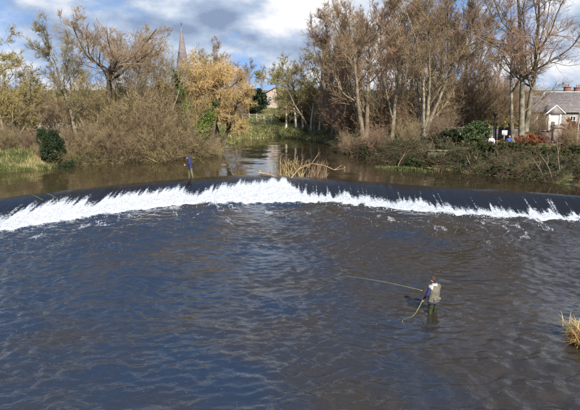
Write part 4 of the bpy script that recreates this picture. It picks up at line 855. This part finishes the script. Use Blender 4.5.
o_.Q.append(np.array([(k_*14+j, k_*14+(j+1) % 14, (k_+1)*14+(j+1) % 14, (k_+1)*14+j) for k_ in range(2) for j in range(14)])); o_.T.append(np.array([(28+j, 28+(j+1) % 14, 42) for j in range(14)]))
o_.build('root_mound', g_mat, ts, True)

# ------------------------------------------------------------------ debris caught on the weir crest
M['driftwood'] = pm('driftwood', (0.24, 0.155, 0.085), (0.44, 0.31, 0.19), 3, .85, .5, 20)
M['drift_dark'] = pm('drift_dark', (0.16, 0.10, 0.06), (0.30, 0.20, 0.12), 3, .85, .5, 20)
M['reed'] = pm('reed', (0.42, 0.29, 0.13), (0.60, 0.45, 0.22), 2, .8)
p0 = at(258.5, 173.5, 1.08); p1 = at(279, 177, 1.04)
lg = empty('driftwood_log', p0); tag(lg, 'short pale driftwood log lodged on the weir crest', 'log')
d = p1-p0; pts = [d*t+np.array([0, .05*math.sin(5*t), .05*(1-t)]) for t in np.linspace(0, 1, 9)]
MB().tube(pts, [.06, .085, .08, .07, .065, .06, .05, .04, .02], 10).build('trunk', M['driftwood'], lg, True)
MB().tube([pts[1], pts[1]+np.array([-.1, .05, .18]), pts[1]+np.array([-.28, .0, .30])], [.06, .05, .03], 7).build('branch_stub', M['driftwood'], lg, True)
b0 = at(291, 176.5, 1.05)
br = empty('driftwood_branch', b0); tag(br, 'long bare branch arching over the weir crest to the right', 'branch')
tip = atY(344, 168.5, b0[1]-.6)-b0; mid = atY(312, 163.5, b0[1]-.2)-b0
pts = [np.zeros(3)+[0, 0, -.12], mid*.4+[0, 0, .2], mid, mid*.6+tip*.4+[0, 0, .0], mid*.3+tip*.7+[0, 0, -.22], tip]
MB().tube(pts, [.045, .04, .035, .03, .026, .02], 7).build('limb', M['driftwood'], br, True)
q = np.array(pts); bgw = grow(7, q[1:5], [(.6, -.1, .5), (.5, .2, .8), (.5, 0, -.7), (.8, 0, .4)], [1.1, 1.0, .8, .7], [.025]*4, (5, .15, 0, 5, .4), [LV(4, .2, .5, 45, 4, .15, 0, 3, .6, .010)])
for (P__, r__, k__) in bgw:
    for i_ in range(len(P__)): V, Q = tubes(P__[i_:i_+1], r__[i_:i_+1], k__); obj('side_twig', mesh('side_twig', V, [Q], True), M['driftwood'], br)
MB().tube([tip, tip+np.array([.08, 0, .22])], [.025, .02], 6).tube([tip, tip+np.array([.05, 0, -.2])], [.025, .018], 6).build('forked_tip', M['driftwood'], br, True)
def brush(name, label, pxa, pxb, n, H, mat, seed, lean, dens=3):
    rg = random.Random(seed); a, b = at(pxa, np.interp(pxa, [258, 291, 350], [174.8, 176.3, 179.8]), ZU), at(pxb, np.interp(pxb, [258, 291, 350], [174.8, 176.3, 179.8]), ZU); o = empty(name, (a+b)/2); tag(o, label, 'twigs')
    p, d, l, r_ = [], [], [], []
    for i in range(n): t = rg.random(); p.append(tuple((a-b)/2*(2*t-1)*-1+np.array([0, rg.uniform(0, .5), -.08]))); d.append((rg.uniform(-.5, .5)+lean, rg.uniform(-.3, .3), rg.uniform(.4, 1.3))); l.append(H*rg.uniform(.25, 1.0)); r_.append(rg.uniform(.009, .017))
    lv = grow(seed, p, d, l, r_, (5, .08, 0, 4, .4), [LV(dens, .3, .35, 35, 3, .15, 0, 3, .6, .007)])
    for nm, l_ in (('stalks', lv[:1]), ('twigs', lv[1:])): V, Q = fuse(l_); obj(nm, mesh(nm, V, [Q], True), mat, o)
brush('dead_reeds', 'upright straw-coloured reed stalks stuck on the weir crest', 279, 305, 46, 1.75, M['reed'], 3, 0, 1.2)
brush('twig_heap', 'tangled heap of dry twigs right of the reed stalks', 306, 327, 44, 1.5, M['driftwood'], 5, .15, 4)
brush('twig_litter', 'low dark twig litter between the log and the reeds', 268, 290, 40, .55, M['drift_dark'], 6, .1)

# ------------------------------------------------------------------ people (local: facing +y, right hand at +x)
M['skin'] = pm('skin', (0.50, 0.30, 0.22), (0.58, 0.36, 0.27), 12, .55)
M['navy'] = pm('navy_cloth', (0.022, 0.026, 0.07), (0.042, 0.046, 0.12), 9, .85, .4, 40)
M['vest_cloth'] = pm('vest_cloth', (0.11, 0.10, 0.075), (0.19, 0.175, 0.135), 7, .9, .5, 40)
M['vest_pale'] = pm('vest_pale', (0.36, 0.35, 0.29), (0.48, 0.46, 0.39), 7, .9, .3, 40)
M['wader'] = pm('wader', (0.022, 0.03, 0.016), (0.05, 0.06, 0.03), 7, .6, .3, 30)
M['wader_light'] = pm('wader_light', (0.09, 0.095, 0.045), (0.15, 0.15, 0.075), 7, .6, .3, 30)
M['hair_brown'] = pm('hair_brown', (0.045, 0.022, 0.014), (0.11, 0.05, 0.03), 30, .6, .6, 60)
M['hair_dark'] = pm('hair_dark', (0.02, 0.015, 0.012), (0.05, 0.04, 0.03), 30, .6, .6, 60)
M['white_cloth'] = pm('white_cloth', (0.74, 0.75, 0.78), (0.8, 0.8, 0.82), 9, .85, .3, 40)
M['orange_cloth'] = pm('orange_cloth', (0.55, 0.16, 0.05), (0.65, 0.22, 0.08), 9, .85)
M['blue_cloth'] = pm('blue_cloth', (0.04, 0.08, 0.26), (0.07, 0.12, 0.34), 9, .85, .3, 40)
M['jeans'] = pm('jeans', (0.04, 0.05, 0.09), (0.07, 0.09, 0.15), 9, .9)
M['boot'] = pm('boot', (0.02, 0.02, 0.018), (0.04, 0.038, 0.03), 9, .7)
M['rod'] = pm('fishing_rod', (0.15, 0.145, 0.05), (0.25, 0.24, 0.09), 20, .4)
M['fly_line'] = pm('fly_line', (0.34, 0.37, 0.12), (0.44, 0.46, 0.17), 20, .5)
M['cork'] = pm('cork', (0.45, 0.30, 0.18), (0.55, 0.38, 0.24), 60, .8)
BONES = [  # joint a, joint b, material slot
    ('pelvis', 'waist', 1), ('waist', 'chest', 0), ('chest', 'neck', 0), ('neck', 'throat', 3), ('throat', 'skull', 3), ('skull', 'crown', 3), ('skull', 'nose', 3)]
for s in 'LR':
    BONES += [('chest', 'clav'+s, 0), ('clav'+s, 'sh'+s, 0), ('sh'+s, 'el'+s, 0), ('el'+s, 'wr'+s, 0), ('wr'+s, 'palm'+s, 3), ('pelvis', 'hip'+s, 1), ('hip'+s, 'kn'+s, 1), ('kn'+s, 'an'+s, 1), ('an'+s, 'toe'+s, 2), ('skull', 'ear'+s, 3)]
    for f in range(4): BONES += [('palm'+s, f'f{f}a'+s, 3), (f'f{f}a'+s, f'f{f}b'+s, 3)]
    BONES += [('wr'+s, 'tha'+s, 3), ('tha'+s, 'thb'+s, 3)]
RAD = dict(pelvis=.135, waist=.128, chest=.142, neck=.062, throat=.058, skull=.092, crown=.072, nose=.014, clav=.085, sh=.074, el=.05, wr=.034, palm=.034, hip=.098, kn=.068, an=.05, toe=.04, ear=.016, tha=.012, thb=.009)
def person(name, label, loc, rz, joints, mats, rscale=None):
    J = dict(pelvis=(0, 0, .96), waist=(0, 0, 1.10), chest=(0, -.01, 1.32), neck=(0, -.01, 1.49), throat=(0, .01, 1.555), skull=(0, .035, 1.645), crown=(0, .02, 1.715),
             shL=(-.19, -.01, 1.44), shR=(.19, -.01, 1.44), elL=(-.25, -.02, 1.15), elR=(.25, -.02, 1.15), wrL=(-.25, .12, .92), wrR=(.25, .12, .92),
             hipL=(-.095, 0, .92), hipR=(.095, 0, .92), knL=(-.12, .03, .5), knR=(.12, .03, .5), anL=(-.13, -.02, .09), anR=(.13, -.02, .09), toeL=(-.15, .16, .045), toeR=(.15, .16, .045))
    J.update(joints); J = {k: np.array(v, float) for k, v in J.items()}
    hd = J.pop('look', np.array([0, 1.0, 0])); hd = hd/np.linalg.norm(hd); sd_ = np.cross(hd, [0, 0, 1.0]); sd_ /= np.linalg.norm(sd_)
    J['nose'] = J['skull']+hd*.112+np.array([0, 0, -.02])
    for s, sg_ in (('L', -1), ('R', 1)):
        J['clav'+s] = J['chest']*.35+J['sh'+s]*.45+J['neck']*.2; J['ear'+s] = J['skull']+sd_*sg_*.098+np.array([0, 0, -.01])
        fw = unit(J['wr'+s]-J['el'+s]); J['palm'+s] = J['wr'+s]+fw*.075; sv = np.cross(fw, [0, 0, 1.0]); sv = sv/(np.linalg.norm(sv)+1e-6); dn = np.cross(sv, fw)
        for f in range(4):
            o_ = (f-1.5)*.021; ln = (.9, 1.05, 1.0, .8)[f]
            J[f'f{f}a'+s] = J['palm'+s]+sv*o_+fw*.045*ln-dn*.008; J[f'f{f}b'+s] = J[f'f{f}a'+s]+(fw*.018-dn*.034)*ln
        J['tha'+s] = J['wr'+s]+fw*.05-sv*sg_*.04; J['thb'+s] = J['tha'+s]+fw*.035-sv*sg_*.005-dn*.012
    names = list(J); ix = {n_: i for i, n_ in enumerate(names)}
    me = bpy.data.meshes.new(name); me.from_pydata([tuple(J[n_]) for n_ in names], [(ix[a], ix[b]) for a, b, _ in BONES], [])
    tmp = bpy.data.objects.new('tmp', me); col.objects.link(tmp); sk = tmp.modifiers.new('Skin', 'SKIN'); sk.branch_smoothing = .3; sk.use_smooth_shade = True
    for i, n_ in enumerate(names):
        key = n_ if n_ in RAD else n_[:-1]; r_ = RAD.get(key, .0095)*(rscale or {}).get(key, 1.0)
        me.skin_vertices[0].data[i].radius = (r_, r_); me.skin_vertices[0].data[i].use_root = (n_ == 'pelvis')
    ss = tmp.modifiers.new('Sub', 'SUBSURF'); ss.levels = 2; ss.render_levels = 2
    dg = bpy.context.evaluated_depsgraph_get(); dg.update(); bm = bpy.data.meshes.new_from_object(tmp.evaluated_get(dg)); bpy.data.objects.remove(tmp)
    n_ = len(bm.polygons); cen = np.empty(n_*3); bm.polygons.foreach_get('center', cen); cen = cen.reshape(-1, 3); best = np.full(n_, 1e9); mi = np.zeros(n_, int)
    for a, b, m_i in BONES:
        A, B = J[a], J[b]; ab = B-A; t = np.clip(((cen-A)@ab)/(ab@ab+1e-9), 0, 1); rr_ = RAD.get(a if a in RAD else a[:-1], .0095)
        d_ = np.linalg.norm(cen-A-t[:, None]*ab, axis=1)-rr_*.9; k_ = d_ < best; best[k_] = d_[k_]; mi[k_] = m_i
    bm.materials.clear()
    for m_ in mats[:4]: bm.materials.append(m_)
    bm.polygons.foreach_set('material_index', mi.astype(np.int32)); bm.polygons.foreach_set('use_smooth', np.ones(n_, bool)); bm.update()
    root = empty(name, loc, rz); tag(root, label, 'person'); obj('body', bm, None, root)
    # hair: a shell over the back and top of the skull
    rg = np.random.default_rng(3); u, v = np.meshgrid(np.linspace(0, 2*math.pi, 25)[:-1], np.linspace(0, 1, 9)); az = math.atan2(hd[1], hd[0])
    front = .5+.5*np.cos(u); low = np.radians(62+58*(1-front)**1.0); ph = v*low; rr_ = 1+.05*(vn(u*6, v*9, 3)-.5)
    Vh = np.stack([.097*rr_*np.sin(ph)*np.cos(u+az), .097*rr_*np.sin(ph)*np.sin(u+az), .105*rr_*np.cos(ph)], -1).reshape(-1, 3)+J['skull']*.6+J['crown']*.4+np.array([0, 0, -.012])-hd*.012
    Q = [(i*24+j, i*24+(j+1) % 24, (i+1)*24+(j+1) % 24, (i+1)*24+j) for i in range(8) for j in range(24)]
    obj('hair', mesh('hair', Vh, [Q], True), mats[4], root)
    for s in (-1, 1):
        e_ = MB().tube([J['skull']+hd*.082+sd_*s*.033+np.array([0, 0, .012]), J['skull']+hd*.090+sd_*s*.033+np.array([0, 0, .012])], [.011, .006], 6).build('eye', M['metal_dark'], root, True)
    return root, J
def loft(C, rx, ry, k=20, wob=0, seed=0, rot=0):
    n = len(C); th = np.arange(k)*2*math.pi/k; V = []
    for i in range(n):
        w_ = 1+wob*(vn(th*3, th*0+i*.9, seed)-.5); V.append(np.column_stack([C[i][0]+rx[i]*np.cos(th)*w_, C[i][1]+ry[i]*np.sin(th)*w_, C[i][2]+th*0]))
    Q = [(i*k+j, i*k+(j+1) % k, (i+1)*k+(j+1) % k, (i+1)*k+j) for i in range(n-1) for j in range(k)]
    return np.vstack(V), Q
# --- near angler, up to the knees in the lower pool, back to the camera, facing left
A0 = at(433.0, 312.5, 0); rzA = R(33)
ang, J = person('person', 'man in olive vest and navy sleeves wading with a fishing rod in the lower pool', (A0[0], A0[1], -.5), rzA, dict(
    neck=(0, .03, 1.49), throat=(0, .05, 1.555), skull=(0, .085, 1.64), crown=(0, .08, 1.71), look=(-.15, 1, -.2), chest=(0, 0, 1.32),
    elL=(-.30, .02, 1.17), wrL=(-.26, .19, .985), elR=(.29, .06, 1.17), wrR=(.02, .27, 1.17)), [M['navy'], M['wader'], M['boot'], M['skin'], M['hair_brown']], dict(neck=.95, sh=1.2, el=1.25, wr=1.15, hip=1.1, kn=1.15))
V, Q = loft([(0, 0, .93), (0, 0, 1.0), (0, 0, 1.1), (0, -.005, 1.22), (0, -.01, 1.34), (0, -.005, 1.42), (0, .005, 1.48), (0, .02, 1.515)], [.235, .222, .21, .215, .225, .215, .14, .088], [.175, .17, .165, .17, .175, .155, .115, .088], 24, .13, 4)
ve = obj('vest', mesh('vest', V, [Q], True), M['vest_cloth'], ang)
V, Q = loft([(0, 0, .86), (0, 0, .92), (0, 0, .97)], [.225, .215, .2], [.17, .165, .155], 20, .04, 6); obj('jacket_hem', mesh('jacket_hem', V, [Q], True), M['navy'], ang)
V, Q = loft([(0, -.01, 1.475), (0, 0, 1.51), (0, .01, 1.545), (0, .015, 1.55)], [.12, .098, .088, .08], [.105, .092, .085, .075], 20, .06, 7); obj('collar', mesh('collar', V, [Q], True), M['vest_pale'], ang)
for s in (-1, 1):
    MB().box(s*.09-.065, s*.09+.065, -.184, -.13, .975, 1.06).build('pocket', M['vest_cloth'], ve)
    V, Q = loft([(s*.185, -.01, 1.375), (s*.178, -.008, 1.43), (s*.15, -.005, 1.492), (s*.11, 0, 1.50)], [.05, .075, .07, .03], [.10, .10, .09, .04], 14, .05, 9); obj('shoulder_panel', mesh('shoulder_panel', V, [Q], True), M['vest_pale'] if s < 0 else M['vest_cloth'], ve)
Mz = Matrix.Translation((A0[0], A0[1], -.5)) @ Matrix.Rotation(rzA, 4, 'Z')
hR = np.array(Mz @ Vector(J['palmR']+np.array([0, .02, -.01]))); hL = np.array(Mz @ Vector(J['palmL']+np.array([0, .03, -.02])))
tip = atY(346, 276, hR[1]+.55); dv = (tip-hR)/np.linalg.norm(tip-hR)
rod = empty('fishing_rod', tuple(hR)); tag(rod, 'long thin fly rod held out to the left by the wading man', 'fishing rod')
MB().tube([-dv*.17, dv*.16], .014, 8).build('grip', M['cork'], rod, True)
ts_ = np.linspace(0, 1, 14); Lr = np.linalg.norm(tip-hR)
bl2 = [dv*Lr*t+np.array([0, 0, .05*math.sin(math.pi*t)]) for t in ts_]; MB().tube(bl2, np.interp(ts_, [0, 1], [.008, .0035]), 6).build('blank', M['rod'], rod, True)
for t in (.25, .45, .65, .82, .97):
    c = dv*Lr*t+np.array([0, 0, .05*math.sin(math.pi*t)-.018]); MB().tube([c+np.array([0, .014*math.cos(a), .014*math.sin(a)]) for a in np.linspace(0, 2*math.pi, 9)], .0025, 4).build('line_guide', M['metal_dark'], rod)
rl = -dv*.10+np.array([0, 0, -.055]); MB().tube([rl+np.array([-.01, -.022, 0]), rl+np.array([.01, .022, 0])], .042, 14).build('reel', M['metal_dark'], rod, True)
e1 = at(319, 288.5, .02); q = [tip+(e1-tip)*t+np.array([0, 0, -.04*math.sin(math.pi*t)]) for t in np.linspace(0, 1, 10)]
fl = empty('fly_line', tuple(tip)); tag(fl, 'pale fishing line falling from the rod tip to the water', 'fishing line')
MB().tube([p-tip for p in q], .003, 5).build('line', M['fly_line'], fl, True)
w1, w2, w3 = at(402.5, 320.5, .02), at(406, 327.5, .02), at(413, 316, .25)
ln = empty('slack_line', tuple(hL)); tag(ln, 'yellow-green loops of slack line hanging from the wading man to the water', 'fishing line')
def catm(P, n=8):
    P = [np.array(p) for p in P]; P = [2*P[0]-P[1]]+P+[2*P[-1]-P[-2]]; o = []
    for i in range(1, len(P)-2):
        for t in np.linspace(0, 1, n, endpoint=False): o.append(.5*((2*P[i])+(P[i+1]-P[i-1])*t+(2*P[i-1]-5*P[i]+4*P[i+1]-P[i+2])*t*t+(3*P[i]-P[i-1]-3*P[i+1]+P[i+2])*t**3))
    return o+[P[-2]]
for s_, pts in ((0, [hL, hL*.55+w3*.45+[0, 0, -.05], w3, w1, w2]), (1, [hL+[0, -.02, .0], at(421, 304, .55), at(415, 314, .22), at(408, 317, .02)])):
    MB().tube([p-hL for p in catm(pts)], .0038, 6).build('strand', M['fly_line'], ln, True)
# --- far angler on the weir crest
cpt = at(191, 178.6, .93); zf = .90
far_p, J = person('person', 'person in dark navy hooded jacket standing on the weir crest', (cpt[0], cpt[1], zf), R(100), dict(
    chest=(0, .06, 1.32), neck=(0, .12, 1.47), throat=(0, .15, 1.53), skull=(0, .20, 1.60), crown=(0, .19, 1.67), look=(.2, 1, -.5), waist=(0, .02, 1.10), shL=(-.19, .07, 1.42), shR=(.19, .07, 1.42),
    elL=(-.27, .12, 1.14), wrL=(-.14, .36, 1.12), elR=(.27, .12, 1.14), wrR=(.16, .36, 1.05), knL=(-.12, -.06, .5), knR=(.12, .13, .5), anL=(-.14, -.16, .09), anR=(.13, .12, .09), toeL=(-.16, .02, .045), toeR=(.15, .3, .045)),
    [M['navy'], M['wader_light'], M['boot'], M['skin'], M['hair_dark']], dict(chest=1.12, waist=1.15, sh=1.1, el=1.3, wr=1.3, hip=1.15, kn=1.3, an=1.3))
V, Q = loft([(0, 0, .80), (0, .01, .95), (0, .03, 1.12), (0, .055, 1.3), (0, .075, 1.42), (0, .11, 1.49), (0, .14, 1.53)], [.20, .195, .185, .20, .195, .13, .09], [.165, .16, .155, .165, .15, .12, .09], 22, .08, 12)
jk = obj('jacket', mesh('jacket', V, [Q], True), M['navy'], far_p)
V, Q = loft([(0, .08, 1.48), (0, .09, 1.55), (0, .10, 1.62), (0, .11, 1.69), (0, .12, 1.73)], [.12, .13, .125, .09, .02], [.10, .12, .125, .09, .02], 16, .08, 13); obj('hood', mesh('hood', V, [Q], True), M['navy'], jk)
# --- two people sitting on the bench behind the low wall
for px, mats, lb_, lk in ((491.5, [M['white_cloth'], M['orange_cloth'], M['boot'], M['skin'], M['hair_brown']], 'seated person in white top left of the notice sign', (-.4, 1, 0)), (509, [M['blue_cloth'], M['jeans'], M['boot'], M['skin'], M['hair_brown']], 'seated person in blue top right of the notice sign', (.3, 1, 0))):
    x = atY(px, 139, 50.9)[0]
    pr, J = person('person', lb_, (x, 50.85, BEN[2]-.42), math.pi, dict(look=lk, knL=(-.14, .44, .90), knR=(.14, .44, .90), anL=(-.15, .45, .47), anR=(.15, .45, .47), toeL=(-.17, .62, .44), toeR=(.17, .62, .44), wrL=(-.16, .34, 1.0), wrR=(.16, .34, 1.0)), mats)
